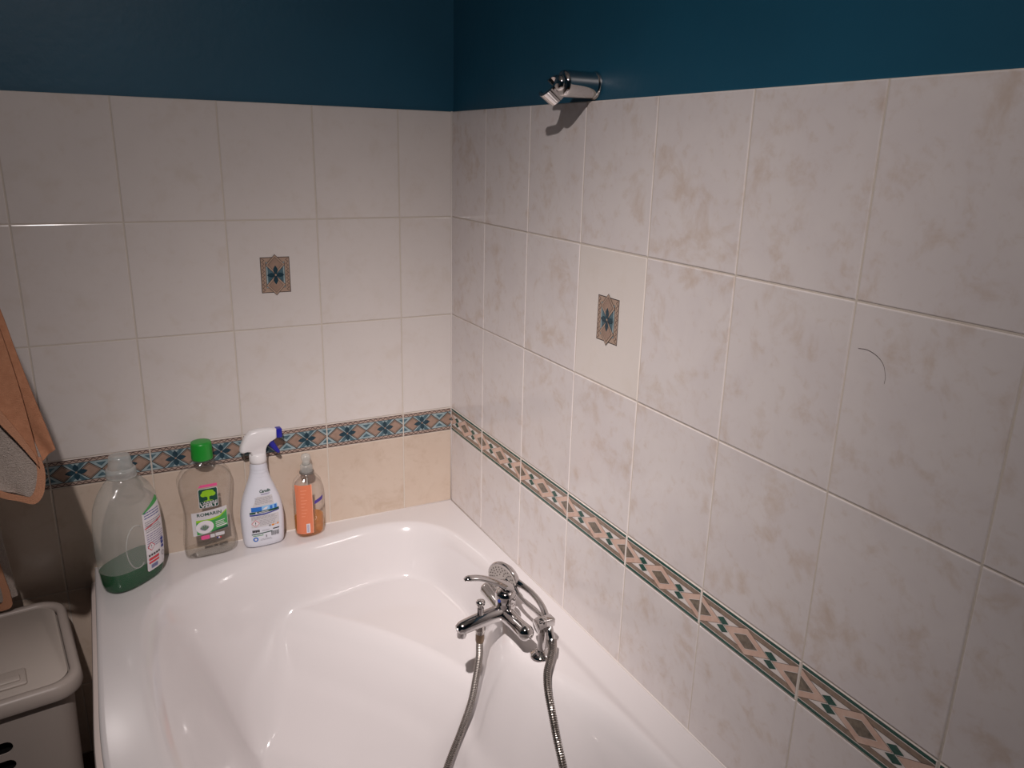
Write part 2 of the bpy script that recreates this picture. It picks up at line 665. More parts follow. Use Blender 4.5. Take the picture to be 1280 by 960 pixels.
def border_left():
    """Floral border, 200 x 62 mm, in (u, v) metres about the tile centre."""
    P = Print(lambda u, v, l: Vector((u, -l, v)), lift=0.0002)
    W, H = 0.0995, 0.0300
    P.rect(-W, W, -H, H, IX['band'], 0)
    for s in (-1, 1):
        y0, y1 = s * 0.0215, s * H
        P.line((-W, s * 0.0212), (W, s * 0.0212), 0.0012, IX['dark'], 2)
        P.line((-W, s * 0.0292), (W, s * 0.0292), 0.0018, IX['zig'], 1)
        n = 15
        for i in range(n):
            u0 = -W + 2 * W * i / n
            um, u1 = u0 + W / n, u0 + 2 * W / n
            P.line((u0, s * 0.0230), (um, s * 0.0282), 0.0019, IX['zig'], 1)
            P.line((um, s * 0.0282), (u1, s * 0.0230), 0.0019, IX['zig'], 1)
    P.rect(-W, W, -0.0206, 0.0206, IX['sky'], 1)
    for cx in (-0.049, 0.051):
        for s in (-1, 1):
            P.poly([(cx, 0), (cx + 0.020, s * 0.0205), (cx - 0.020, s * 0.0205)], IX['teal'], 2)
            P.poly([(cx, s * 0.012), (cx + 0.0085, s * 0.0203), (cx - 0.0085, s * 0.0203)], IX['sky'], 3)
        for s in (-1, 1):
            dx = cx + s * 0.0262
            P.diamond(dx, 0, 0.0250, 0.0207, IX['dark'], 4)
            P.diamond(dx, 0, 0.0222, 0.0182, IX['tan'], 5)
            P.diamond(dx, 0, 0.0204, 0.0166, IX['dark'], 6)
            P.diamond(dx, 0, 0.0191, 0.0154, IX['brown'], 7)
        for k in range(4):
            P.leaf(cx, 0, 0.0225 if k % 2 == 0 else 0.0195, 0.0118, k * math.pi / 2 + 0.06, IX['leaf'], 8)
        P.ellipse(cx, 0, 0.0022, 0.0022, IX['brown'], 9)
    for cx in (0.001, -0.0985, 0.1):
        for s in (-1, 1):
            pts = [(cx, s * 0.007), (cx + 0.0105, s * 0.0165), (cx - 0.0105, s * 0.0165)]
            pts = [(max(-W, min(W, a)), b) for a, b in pts]
            P.poly(pts, IX['teal'], 3)
    return P.bm


def border_right():
    """Rhombus border, 200 x 62 mm."""
    P = Print(lambda u, v, l: Vector((u, -l, v)), lift=0.0002)
    W = 0.0998
    P.rect(-W, W, -0.0303, 0.0303, IX['white'], 0)
    for s in (-1, 1):
        P.rect(-W, W, *sorted((s * 0.0246, s * 0.0297)), IX['green'], 1)
        P.rect(-W, W, *sorted((s * 0.0152, s * 0.0234)), IX['taupe'], 1)
        P.line((-W, s * 0.0152), (W, s * 0.0152), 0.0005, IX['dark'], 2)
    for cx in (-0.1, 0.0, 0.1):
        def clip(poly):
            return [(max(-W, min(W, a)), b) for a, b in poly]

        def rh(hw, hh, mi, lay):
            if cx == 0:
                P.diamond(0, 0, hw, hh, mi, lay)
            else:
                s = 1 if cx < 0 else -1
                P.poly([(cx + s * 0.0002, -hh), (cx + s * hw, 0), (cx + s * 0.0002, hh)], mi, lay)
        rh(0.0478, 0.0226, IX['zig'], 2)
        rh(0.0466, 0.0220, IX['pink'], 3)
        rh(0.0262, 0.0124, IX['white'], 4)
        rh(0.0246, 0.0116, IX['zig'], 5)
        rh(0.0236, 0.0111, IX['grey'], 6)
    for cx in (-0.05, 0.05):
        for s in (-1, 1):
            P.diamond(cx, s * 0.0068, 0.0125, 0.0066, IX['green'], 4)
    return P.bm


def printed_tile(base_m, print_bm, w, h, keep=None):
    """Tile body plus its print as one mesh; keep=(u0, u1) cuts a piece out of the pattern."""
    u0, u1 = keep or (-w / 2, w / 2)
    bm = print_bm
    for co, no in ((u0 + 0.0016, -1), (u1 - 0.0016, 1)):
        bmesh.ops.bisect_plane(bm, geom=bm.verts[:] + bm.edges[:] + bm.faces[:], plane_co=(co, 0, 0), plane_no=(no, 0, 0), clear_outer=True)
    c = (u0 + u1) / 2
    for v in bm.verts:
        v.co.x -= c
    for f in bm.faces:
        f.material_index += 1
    wid = u1 - u0
    body = tile_mesh(wid - 2 * G, h - 2 * G, base_m)
    bm.from_mesh(body)
    me = bpy.data.meshes.new('border_tile')
    bm.to_mesh(me)
    bm.free()
    for x in [base_m] + PM:
        me.materials.append(x)
    return me


BH = ROWS[3] - ROWS[4]
bl_full = printed_tile(M['tile_plain'], border_left(), AW, BH)
bl_cut = printed_tile(M['tile_plain'], border_left(), AW, BH, keep=(-AW / 2, -AW / 2 + A0))
br_full = printed_tile(M['tile_plain'], border_right(), BW, BH)
br_cut = printed_tile(M['tile_plain'], border_right(), BW, BH, keep=(BW / 2 - B0, BW / 2))
# on the left wall the piece nearest the corner keeps the left part; on the right wall the end away from the corner
for wall, cc, full, cut in ((wall_left, COLS_A, bl_full, bl_cut), (wall_right, COLS_B, br_full, br_cut)):
    for i, (a0, a1) in enumerate(cc):
        put_tile(wall, a0, a1, ROWS[3], ROWS[4], M['tile_plain'], 'border_tile', cut if i == 0 else full)


def medallion():
    P = Print(lambda u, v, l: Vector((u, -l, v)), lift=0.0002)
    P.rect(-0.033, 0.033, -0.041, 0.041, IX['dark'], 0)
    P.rect(-0.0315, 0.0315, -0.0395, 0.0395, IX['tan'], 1)
    for s in (-1, 1):
        for i in range(9):
            v0 = -0.038 + i * 0.0085
            P.line((s * 0.030, v0), (s * 0.024, v0 + 0.0042), 0.0011, IX['zig'], 2)
            P.line((s * 0.024, v0 + 0.0042), (s * 0.030, v0 + 0.0085), 0.0011, IX['zig'], 2)
    P.rect(-0.0215, 0.0215, -0.030, 0.030, IX['dark'], 3)
    P.rect(-0.0205, 0.0205, -0.0295, 0.0295, IX['sky'], 4)
    P.rect(-0.0175, 0.0175, -0.0285, 0.0285, IX['teal'], 5)
    for s in (-1, 1):
        cy = s * 0.0235
        P.diamond(0, cy, 0.0225, 0.0238, IX['dark'], 6)
        P.diamond(0, cy, 0.0212, 0.0224, IX['tan'], 7)
        P.diamond(0, cy, 0.0165, 0.0176, IX['dark'], 8)
        P.diamond(0, cy, 0.0155, 0.0166, IX['brown'], 9)
    for k in range(4):
        P.leaf(0, 0, 0.022 if k % 2 else 0.0195, 0.0105, k * math.pi / 2, IX['leaf'], 10)
    P.ellipse(0, 0, 0.0022, 0.0022, IX['tan'], 11)
    return P.bm


dec_a = printed_tile(M['tile_left'], medallion(), AW, ROWS[1] - ROWS[2])
dec_b = printed_tile(M['tile_plain'], medallion(), BW, ROWS[1] - ROWS[2])

for wall, cc, m, dcol, dme in ((wall_left, COLS_A, M['tile_left'], 2, dec_a), (wall_right, COLS_B, M['tile_right'], 3, dec_b)):
    for i, (a0, a1) in enumerate(cc):
        for r in range(3):
            if r == 1 and i == dcol:
                put_tile(wall, a0, a1, ROWS[r], ROWS[r + 1], m, 'decor_tile', dme)
            else:
                put_tile(wall, a0, a1, ROWS[r], ROWS[r + 1], m)
        for r in (4, 5, 6):
            low = M['tile_beige'] if wall is wall_left else m
            put_tile(wall, a0, a1, ROWS[r], ROWS[r + 1], low)

sk = structure(part_box('baseboard_left', (-COLS_A[-1][1], -0.886, -0.006, 0.002, 0.0, 0.098), M['skirting'], None, 0.002))

# sealant: the upright joint in the corner, and the joint along the bath
bm = sweep([(0, 0, RIM), (0, 0, 0.9), (0, 0, TOP)], 0.0022, seg=8)
obj('corner_sealant', bm, M['sealant'], wall_left)
t1 = structure(obj('trim_1', sweep([(-0.884, 0.0, RIM), (-0.4, 0.0, RIM), (0, 0, RIM)], 0.0022, seg=8), M['sealant']), 'white sealant joint between bath and left wall')
t2 = structure(obj('trim_2', sweep([(0, 0, RIM), (0, -0.7, RIM), (0, -1.44, RIM)], 0.0022, seg=8), M['sealant']), 'white sealant joint between bath and right wall')

# ------------------------------------------------------------------ bathtub
tub = thing('bathtub', 'white acrylic corner bath with moulded seat under the tiled walls', 'bathtub', (0, 0, 0))
INNER = [(-.781, -.723), (-.793, -.598), (-.798, -.453), (-.792, -.300), (-.767, -.212), (-.714, -.152), (-.641, -.115),
         (-.54, -.098), (-.433, -.096), (-.359, -.086), (-.281, -.073), (-.208, -.076), (-.14, -.102), (-.09, -.170),
         (-.068, -.286), (-.066, -.38), (-.086, -.48), (-.135, -.57), (-.170, -.66), (-.160, -.752), (-.134, -.831),
         (-.104, -.924), (-.09, -1.058), (-.095, -1.2), (-.16, -1.32), (-.32, -1.37), (-.5, -1.33), (-.64, -1.2), (-.73, -1.0), (-.767, -.86)]


def closed_spline(pts, n=8):
    m = len(pts)
    P = np.array(pts)
    out = []
    for i in range(m):
        a, b, c, d = P[(i - 1) % m], P[i], P[(i + 1) % m], P[(i + 2) % m]
        for k in range(n):
            t = k / n
            out.append(0.5 * (2 * b + (c - a) * t + (2 * a - 5 * b + 4 * c - d) * t * t + (3 * b - a - 3 * c + d) * t ** 3))
    return np.array(out)


LOOP = closed_spline(INNER, 8)


def signed_dist(X, Y):
    p = np.stack([X.ravel(), Y.ravel()], 1)
    best = np.full(len(p), 9.0)
    inside = np.zeros(len(p), bool)
    n = len(LOOP)
    for i in range(n):
        a, b = LOOP[i], LOOP[(i + 1) % n]
        e = b - a
        t = np.clip(((p - a) @ e) / (e @ e), 0, 1)
        d = np.hypot(p[:, 0] - a[0] - t * e[0], p[:, 1] - a[1] - t * e[1])
        best = np.minimum(best, d)
        cond = ((a[1] > p[:, 1]) != (b[1] > p[:, 1]))
        with np.errstate(divide='ignore', invalid='ignore'):
            xx = (b[0] - a[0]) * (p[:, 1] - a[1]) / (b[1] - a[1]) + a[0]
        inside ^= cond & (p[:, 0] < xx)
    return np.where(inside, best, -best).reshape(X.shape)


def sstep(a, b, x):
    t = np.clip((x - a) / (b - a), 0, 1)
    return t * t * (3 - 2 * t)


def tub_height(X, Y):
    s = signed_dist(X, Y)
    # side walls: the long left side slopes more gently
    lean = 0.165 + 0.11 * sstep(-0.45, -0.75, X)
    t = np.clip((s + 0.016) / lean, 0, 1)
    g = sstep(0, 1, t)
    zb = RIM - 0.41 * g - 0.02 * sstep(0.15, 0.4, s)
    # moulded corner seat
    p0 = np.array((-0.476, -0.174))
    dv = np.array((0.551, -0.835))
    nv = np.array((0.835, 0.551))
    al = ((X - p0[0]) * dv[0] + (Y - p0[1]) * dv[1]) / 0.492
    d = (X - p0[0]) * nv[0] + (Y - p0[1]) * nv[1] - 0.033 * 4 * np.clip(al, -.3, 1.3) * (1 - np.clip(al, -.3, 1.3))
    zs = 0.447 + 0.02 * np.clip(d, 0, 0.4) - 0.42 * sstep(-0.03, 0.22, -d)
    k = 0.03 + 0.2 * sstep(0.45, 0.28, np.maximum(zb, zs))
    h = np.clip(0.5 + 0.5 * (zs - zb) / k, 0, 1) * sstep(-0.016, 0.02, s)
    zi = zb * (1 - h) + zs * h + k * h * (1 - h)
    zi = np.minimum(zi, RIM)
    # raised deck that carries the tap
    dx = sstep(-0.056, -0.085, X) * sstep(0.002, -0.03, s)
    deck = 0.007 * dx * sstep(-0.42, -0.52, Y) * sstep(-0.25, -0.16, X)
    z = np.where(s > -0.016, zi, RIM) + deck
    return z


def x_left(y):
    t = np.clip((-y - 0.5) / 0.95, 0, 1)
    return -0.885 + 0.4 * t ** 2.5


NU, NV = 190, 290
vv = np.linspace(0, 1, NV)
uu = np.linspace(0, 1, NU)
Yg = (-0.002 - vv * 1.44)[None, :].repeat(NU, 0)
Xg = x_left(Yg) + 0.006 + (-0.002 - x_left(Yg) - 0.006) * uu[:, None]
Zg = tub_height(Xg, Yg)
verts = np.stack([Xg, Yg, Zg], 2).reshape(-1, 3).tolist()
faces = []
for i in range(NU - 1):
    for j in range(NV - 1):
        a = i * NV + j
        faces.append((a, a + NV, a + NV + 1, a + 1))
# rolled outer lip along the free edge
lip = []
for dxx, dz in ((-0.0035, -0.0010), (-0.0056, -0.0035), (-0.006, -0.007), (-0.006, -0.026), (0.0, -0.030)):
    row = []
    for j in range(NV):
        row.append(len(verts))
        verts.append([Xg[0, j] + dxx, Yg[0, j], RIM + dz])
    lip.append(row)
prev_row = list(range(NV))
for row in lip:
    for j in range(NV - 1):
        faces.append((prev_row[j], prev_row[j + 1], row[j + 1], row[j]))
    prev_row = row
me = bpy.data.meshes.new('basin')
me.from_pydata(verts, [], faces)
me.update()
bm = bmesh.new()
bm.from_mesh(me)
obj('basin', bm, M['tub'], tub)
bpy.data.meshes.remove(me)

# apron panel below the lip, standing a little proud of it
rings = []
for off, z in ((0.004, 0.0), (-0.012, 0.0), (-0.012, RIM - 0.040), (-0.010, RIM - 0.034), (-0.004, RIM - 0.031), (0.004, RIM - 0.031)):
    rings.append([Vector((float(x_left(np.array(y))) + off, y, z)) for y in np.linspace(-0.003, -1.44, 60)])
bm = loft(rings, (False, False), close=False)
obj('apron_panel', bm, M['apron'], tub, angle=40)
bm = box(-0.485, -0.002, -1.46, -1.442, 0.0, RIM - 0.03, 0.004)
obj('apron_panel', bm, M['apron'], tub, angle=40)

# ------------------------------------------------------------------ bath mixer tap
tap = thing('mixer_tap', 'chrome bath mixer tap with lever and diverter knob on the bath rim', 'tap', (-0.127, -0.655, RIM + 0.006))
TB = Vector((-0.127, -0.655, RIM + 0.006))


def tap_part(name, bm, m='chrome', parent=None, angle=50):
    for v in bm.verts:
        v.co -= TB
    return obj(name, bm, M[m], parent or tap, angle=angle)


DECK = RIM + 0.006
for y in (-0.731, -0.579):
    tap_part('flange', lathe([(0.0215, 0.0), (0.0215, 0.003), (0.0195, 0.006), (0.0125, 0.010), (0.0095, 0.013)], (-0.127, y, DECK)))
    tap_part('pillar', lathe([(0.0085, 0.008), (0.0075, 0.014), (0.0075, 0.062), (0.0105, 0.064), (0.0115, 0.070), (0.0115, 0.078), (0.008, 0.083), (0.001, 0.084)], (-0.127, y, DECK)))
    tap_part('union_nut', lathe([(0.0105, 0.0), (0.0128, 0.002), (0.0128, 0.010), (0.0145, 0.011), (0.0145, 0.018), (0.012, 0.019)], (-0.122, y, DECK + 0.070), (-1, 0, -0.1), seg=12), angle=25)
# body: two arms swelling from the middle, round ends
n = 26
pts = catmull([(-0.166, -0.751, 0.652), (-0.166, -0.735, 0.652), (-0.167, -0.70, 0.650), (-0.168, -0.655, 0.649), (-0.167, -0.61, 0.650), (-0.166, -0.575, 0.652), (-0.166, -0.559, 0.652)], 6)
rad = interp([0.003, 0.0155, 0.0145, 0.0165, 0.0145, 0.0155, 0.003], len(pts))
tt = [i / (len(pts) - 1) for i in range(len(pts))]
rad = [r if 0.16 < t < 0.84 else 0.0158 * math.sqrt(max(0.02, 1 - ((0.16 - min(t, 1 - t)) / 0.16) ** 2)) for r, t in zip(rad, tt)]
tap_part('body', sweep(pts, rad, seg=20))
pts = catmull([(-0.160, -0.655, 0.651), (-0.195, -0.656, 0.650), (-0.235, -0.657, 0.646), (-0.262, -0.657, 0.641), (-0.272, -0.657, 0.637)], 5)
rad = interp([0.0165, 0.0155, 0.0145, 0.0135, 0.006], len(pts))
rad[-1] = 0.003
rad[-2] = 0.0075
rad[-3] = 0.0105
sp = tap_part('spout', sweep(pts, rad, seg=20))
tap_part('aerator', lathe([(0.0095, 0.0), (0.0095, 0.012), (0.0085, 0.016), (0.007, 0.016)], (-0.2605, -0.657, 0.638), (-0.12, 0, -1)))
tap_part('cartridge_housing', lathe([(0.0175, 0.0), (0.0192, 0.010), (0.0198, 0.020), (0.0190, 0.022), (0.0205, 0.025), (0.0208, 0.036), (0.0195, 0.043), (0.0150, 0.048), (0.003, 0.050)], (-0.166, -0.653, 0.650)))
pts = catmull([(-0.150, -0.652, 0.690), (-0.158, -0.652, 0.700), (-0.172, -0.652, 0.709), (-0.192, -0.652, 0.722), (-0.220, -0.651, 0.735), (-0.244, -0.650, 0.740), (-0.254, -0.650, 0.739)], 5)
rad = interp([0.008, 0.0165, 0.0165, 0.0125, 0.0090, 0.0082, 0.0040], len(pts))
tap_part('lever', sweep(pts, rad, seg=18, up=(0, 0, 1), flat=interp([0.6, 0.5, 0.45, 0.45, 0.55, 0.6, 0.6], len(pts))))
tap_part('indicator', lathe([(0.0035, 0), (0.0035, 0.001), (0.0005, 0.0014)], (-0.1845, -0.6620, 0.682), (-0.9, -0.42, 0.1), seg=12), 'mark_blue')
tap_part('diverter_stem', lathe([(0.0068, 0.0), (0.0068, 0.018), (0.0055, 0.019), (0.0055, 0.026)], (-0.222, -0.6565, 0.656)))
tap_part('diverter_knob', lathe([(0.006, 0.0), (0.0088, 0.002), (0.0092, 0.006), (0.0085, 0.009), (0.005, 0.0108), (0.0005, 0.011)], (-0.222, -0.6565, 0.680)))
tap_part('hose_outlet', lathe([(0.0100, 0.0), (0.0100, 0.012), (0.0088, 0.014), (0.0088, 0.020)], (-0.222, -0.6565, 0.638), (0, 0, -1), seg=12), 'chrome_worn', angle=25)
# angled block on the front pillar that carries the hand shower
bm = box(-0.139, -0.1035, -0.7415, -0.7205, 0.6500, 0.6680, 0.0035, 3)
tap_part('cradle_block', bm)

# ------------------------------------------------------------------ hand shower lying in its fork
hs = thing('hand_shower', 'chrome hand shower with round spray head resting in the tap cradle', 'shower head', (-0.116, -0.745, 0.635))
HB = Vector((-0.116, -0.745, 0.635))


def hs_part(name, bm, m='chrome', parent=None, angle=50):
    for v in bm.verts:
        v.co -= HB
    return obj(name, bm, M[m], parent or hs, angle=angle)


HC = Vector((-0.126, -0.566, 0.661))
HN = Vector((-0.90, -0.36, -0.10)).normalized()
pts = catmull([(-0.117, -0.751, 0.630), (-0.116, -0.740, 0.645), (-0.112, -0.722, 0.657), (-0.104, -0.690, 0.664), (-0.101, -0.650, 0.667), (-0.105, -0.615, 0.668), (-0.112, -0.590, 0.668), (-0.118, -0.575, 0.667)], 5)
hs_part('handle', sweep(pts, interp([0.0075, 0.0078, 0.0075, 0.0062, 0.0058, 0.0062, 0.009, 0.012], len(pts)), seg=16))
pts = catmull([(-0.113, -0.716, 0.656), (-0.117, -0.685, 0.655), (-0.120, -0.655, 0.655), (-0.121, -0.625, 0.657), (-0.119, -0.600, 0.662)], 5)
hs_part('handle_rail', sweep(pts, interp([0.0045, 0.0038, 0.0036, 0.0040, 0.0055], len(pts)), seg=12))
hs_part('head', lathe([(0.010, -0.021), (0.022, -0.019), (0.034, -0.013), (0.0405, -0.006), (0.0415, 0.0), (0.0405, 0.003), (0.0385, 0.0035)], HC, HN, seg=40))
face = hs_part('spray_face', lathe([(0.0380, 0.0030), (0.0375, 0.0044), (0.0220, 0.0048), (0.0005, 0.0050)], HC, HN, seg=40), 'sprayface')
d_, s_, t_ = frame_of(HN)
bm = bmesh.new()
for rr, cnt in ((0.0325, 24), (0.0272, 20), (0.0218, 15), (0.0160, 10)):
    for k in range(cnt):
        a = 2 * math.pi * (k + 0.3 * (rr * 1000 % 2)) / cnt
        lathe([(0.0015, 0.0), (0.0015, 0.0009), (0.0008, 0.0012)], HC + d_ * 0.0046 + (s_ * math.cos(a) + t_ * math.sin(a)) * rr, HN, seg=6, bm=bm)
nz = hs_part('nozzles', bm, 'nozzle', face)
nz['kind'] = 'stuff'
hs_part('centre_button', lathe([(0.0055, 0.0), (0.0052, 0.0012), (0.0005, 0.0016)], HC + d_ * 0.0048, HN, seg=16), 'nozzle', face)

# ------------------------------------------------------------------ flexible hose
hose = thing('shower_hose', 'ribbed chrome shower hose looping from tap outlet down into bath', 'hose', (-0.222, -0.6565, 0.618))
HO = Vector((-0.222, -0.6565, 0.618))
floor_z = lambda x, y: float(tub_height(np.array([[x]]), np.array([[y]]))[0, 0])
PATH = [(-.222, -.6565, .617), (-.222, -.655, .59), (-.221, -.652, .56), (-.227, -.650, .51), (-.236, -.649, .46), (-.256, -.648, .40), (-.290, -.655, .33),
        (-.335, -.68, .25), (-.385, -.72, .185), (-.43, -.80, None), (-.45, -.92, None), (-.42, -1.04, None), (-.345, -1.09, None), (-.29, -1.03, None),
        (-.255, -1.015, .25), (-.215, -.992, .36), (-.193, -.955, .46), (-.189, -.920, .51), (-.182, -.885, .539), (-.177, -.860, .566), (-.169, -.830, .589),
        (-.157, -.805, .605), (-.140, -.785, .614), (-.126, -.768, .621), (-.118, -.753, .629)]
PATH = [(x, y, (floor_z(x, y) + 0.009 if z is None else z)) for x, y, z in PATH]
pts = catmull(PATH, 24)
L = [0.0]
for a, b in zip(pts[:-1], pts[1:]):
    L.append(L[-1] + (b - a).length)
pitch = 0.0038
cnt = int(L[-1] / pitch)
rp, rr_ = [], []
j = 0
for i in range(cnt * 3 + 1):
    s = L[-1] * i / (cnt * 3)
    while j < len(L) - 2 and L[j + 1] < s:
        j += 1
    t = (s - L[j]) / max(L[j + 1] - L[j], 1e-9)
    rp.append(pts[j].lerp(pts[j + 1], t) - HO)
    rr_.append((0.0056, 0.0072, 0.0072)[i % 3])
hbm = sweep(rp, rr_, seg=12)
hbm.faces.ensure_lookup_table()
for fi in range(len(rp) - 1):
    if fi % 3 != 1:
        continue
    # flat crests keep the hose steel; the flanks between carry painted groove shade
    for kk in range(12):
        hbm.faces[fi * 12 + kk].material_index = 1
obj('hose_tube', hbm, [M['hose_groove_shade'], M['hose']], hose, angle=30)


def hose_part(name, bm, m):
    for v in bm.verts:
        v.co -= HO
    obj(name, bm, M[m], hose, angle=30)


hose_part('ferrule', lathe([(0.0082, 0.0), (0.0086, 0.003), (0.0086, 0.016), (0.0078, 0.020)], (-.222, -.6565, .619), (0, 0.06, -1), seg=16), 'brass')
hose_part('ferrule', lathe([(0.0095, 0.0), (0.0100, 0.002), (0.0096, 0.012), (0.0082, 0.026)], (-.1165, -.7505, .632), (-0.18, -0.50, -0.80), seg=16), 'chrome_worn')

# ------------------------------------------------------------------ hand shower bracket high on the right wall
br = thing('shower_bracket', 'chrome hand shower wall bracket at the top edge of the tiles', 'bracket', (0.007, -0.615, 1.630))
BO = Vector((0.007, -0.615, 1.630))


def br_part(name, bm, m='chrome', angle=50):
    for v in bm.verts:
        v.co -= BO
    return obj(name, bm, M[m], br, angle=angle)


br_part('base_ring', lathe([(0.0225, 0.0), (0.0240, 0.0008), (0.0238, 0.004), (0.0222, 0.007)], BO, (-1, 0, 0), seg=36))
br_part('arm', lathe([(0.0222, 0.004), (0.0222, 0.060), (0.0212, 0.0665), (0.0180, 0.0700)], BO, (-1, 0, 0), seg=36))
br_part('end_knob', lathe([(0.0135, 0.068), (0.0135, 0.071), (0.0120, 0.0755), (0.0080, 0.0785), (0.0005, 0.0795)], BO, (-1, 0, 0), seg=28))
CC = Vector((-0.052, -0.572, 1.621))
ca = Vector((-0.80, 0.0, 0.60)).normalized()
cs = Vector((0, 1, 0))
ct = ca.cross(cs)
rings = []
for k in range(23):
    a = math.radians(38 + k * (360 - 76) / 22)
    rd = cs * math.cos(a) + ct * math.sin(a)
    prof = [(0.0155, -0.015), (0.0215, -0.014), (0.0230, 0.013), (0.0175, 0.014)]
    rings.append([CC + rd * r + ca * h for r, h in prof])
bm = loft(rings, (True, True))
br_part('holder_clip', bm, angle=45)

# ------------------------------------------------------------------ bottles
BMAT = {
    'white': mat('label_white', '#dcd8dc', 0.35),
    'grey': mat('label_grey_print', '#8d8a92', 0.5),
    'lgrey': mat('label_pale_grey', '#cbc8cb', 0.4),
    'dgreen': mat('label_dark_green', '#0d4636', 0.35),
    'lime': mat('label_lime', '#8fc51f', 0.4),
    'green': mat('label_green', '#3f9a4c', 0.4),
    'pink': mat('label_pink', '#e0568f', 0.4),
    'red': mat('label_red', '#cf3140', 0.4),
    'blue': mat('label_blue', '#2c6fc4', 0.4),
    'navy': mat('label_navy', '#2d3c8f', 0.4),
    'black': mat('label_black', '#1d1a1c', 0.4),
    'orange': mat('label_orange', '#e0902f', 0.4),
    'sky': mat('label_sky', '#8fc0ea', 0.4),
    'coral': mat('label_coral', '#d97c58', 0.4),
    'coral_l': mat('label_coral_light', '#eba184', 0.4),
    'purple': mat('label_purple', '#4a3590', 0.4),
    'lilac': mat('label_lilac', '#8d84a6', 0.4),
    'sprig': mat('label_sprig', '#5d7d55', 0.5),
}
BK = list(BMAT)
BML = [BMAT[k] for k in BK]
BX = {k: i for i, k in enumerate(BK)}
P_MILKY = clear_mat('milky_plastic', '#fdfefd', 0.25, '#f8faf8', 0.16, 0.9)
P_CLEAR = clear_mat('clear_plastic', '#fdfcfb', 0.03, '#ffffff', 0.06, 1.4)
P_WET = clear_mat('wetted_plastic', '#f4fbf7', 0.035, '#e8fff2', 0.16, 0.5)
P_CAP = clear_mat('frosted_cap_plastic', '#fbfcfb', 0.40, '#f0f2f0', 0.2, 0.8)
P_GREENLIQ = clear_mat('green_liquid', '#2fa070', 0.80, '#007342', 0.12, 0.1)
P_AMBER = clear_mat('amber_liquid', '#ffe0a0', 0.25, '#ffb840', 0.08, 0.2)
P_CLEARLIQ = clear_mat('pale_liquid', '#f8f7f4', 0.02, '#ffffff', 0.05, 0.4)
M['greencap'] = mat('green_cap', '#1f8f2e', 0.35)
M['whiteplastic'] = mat('white_bottle_plastic', '#d8d9e2', 0.28)
M['whitehead'] = mat('white_trigger_plastic', '#e2dfe0', 0.25)
M['bluetrigger'] = mat('blue_trigger_plastic', '#22229a', 0.3)
M['ghost'] = mat('grey_seal', '#6b6661', 0.4)


def bottle_shape(rows):
    """rows: (z, half width, half depth, exponent[, x offset])"""
    def at(z):
        if z <= rows[0][0]:
            r = rows[0]
            return r[1], r[2], r[3], (r[4] if len(r) > 4 else 0.0)
        for p, q in zip(rows[:-1], rows[1:]):
            if p[0] <= z <= q[0]:
                t = (z - p[0]) / max(q[0] - p[0], 1e-9)
                px = p[4] if len(p) > 4 else 0.0
                qx = q[4] if len(q) > 4 else 0.0
                return tuple(a + (b - a) * t for a, b in zip((p[1], p[2], p[3], px), (q[1], q[2], q[3], qx)))
        r = rows[-1]
        return r[1], r[2], r[3], (r[4] if len(r) > 4 else 0.0)
    return at


def smooth_rows(rows, n=4):
    R = [tuple(r) + ((0.0,) if len(r) == 4 else ()) for r in rows]
    pts = np.array(R)
    out = []
    m = len(R)
    for i in range(m - 1):
        a, b, c, d = pts[max(i - 1, 0)], pts[i], pts[i + 1], pts[min(i + 2, m - 1)]
        for k in range(n):
            t = k / n
            q = 0.5 * (2 * b + (c - a) * t + (2 * a - 5 * b + 4 * c - d) * t * t + (3 * b - a - 3 * c + d) * t ** 3)
            q[0] = b[0] + (c[0] - b[0]) * t
            q[1:3] = np.maximum(q[1:3], 0.0005)
            out.append(tuple(q))
    out.append(tuple(pts[-1]))
    return out


def bottle_body(rows, seg=44, cap=(True, True)):
    return loft([super_ring(r[4], 0, r[0], r[1], r[2], r[3], seg) for r in rows], cap)


def front(rows):
    at = bottle_shape(rows)

    def fn(u, v, l):
        a, b, n, ox = at(v)
        q = min(abs((u - ox) / a), 0.985)
        y = -b * (1 - q ** n) ** (1 / n)
        # lift along the outward normal of the outline
        nx = math.copysign(q ** (n - 1) / a, u - ox)
        ny = -(abs(y) / b) ** (n - 1) / b
        ln = math.hypot(nx, ny)
        return Vector((u + nx / ln * l, y + ny / ln * l, v))
    return fn


# --- bottle 1: milky detergent bottle, green liquid left in the bottom
b1 = thing('detergent_bottle', 'translucent detergent bottle with green liquid and measuring cap at bath end', 'bottle', (-0.806, -0.089, RIM), math.radians(41))
rows = smooth_rows([(0.0, .060, .030, 2.6), (0.004, .067, .036, 2.6), (0.018, .0715, .040, 2.7), (0.06, .075, .043, 2.8), (0.11, .076, .0435, 2.8), (0.160, .0745, .043, 2.7),
                    (0.195, .0690, .041, 2.5), (0.220, .0570, .037, 2.3), (0.238, .041, .032, 2.1), (0.246, .030, .0285, 2.0), (0.252, .0270, .0270, 2.0)])
bm = bottle_body(rows, cap=(True, False))
for f in bm.faces:            # where the liquid wets the wall the plastic looks clear
    if f.calc_center_median().z < 0.050:
        f.material_index = 1
obj('body', bm, [P_MILKY, P_WET], b1)
liq = [(z, max(a - .0016, .001), max(b - .0016, .001), n, o) for z, a, b, n, o in rows if z <= 0.050]
obj('liquid', bottle_body([(liq[0][0] + .0012,) + liq[0][1:]] + liq[1:]), P_GREENLIQ, b1, angle=40)
obj('neck_ring', lathe([(0.0270, 0.249), (0.0305, 0.250), (0.0310, 0.254), (0.0290, 0.256), (0.0300, 0.259), (0.0300, 0.266), (0.0280, 0.269), (0.0250, 0.270)], cap=(False, False), seg=36), P_CAP, b1)
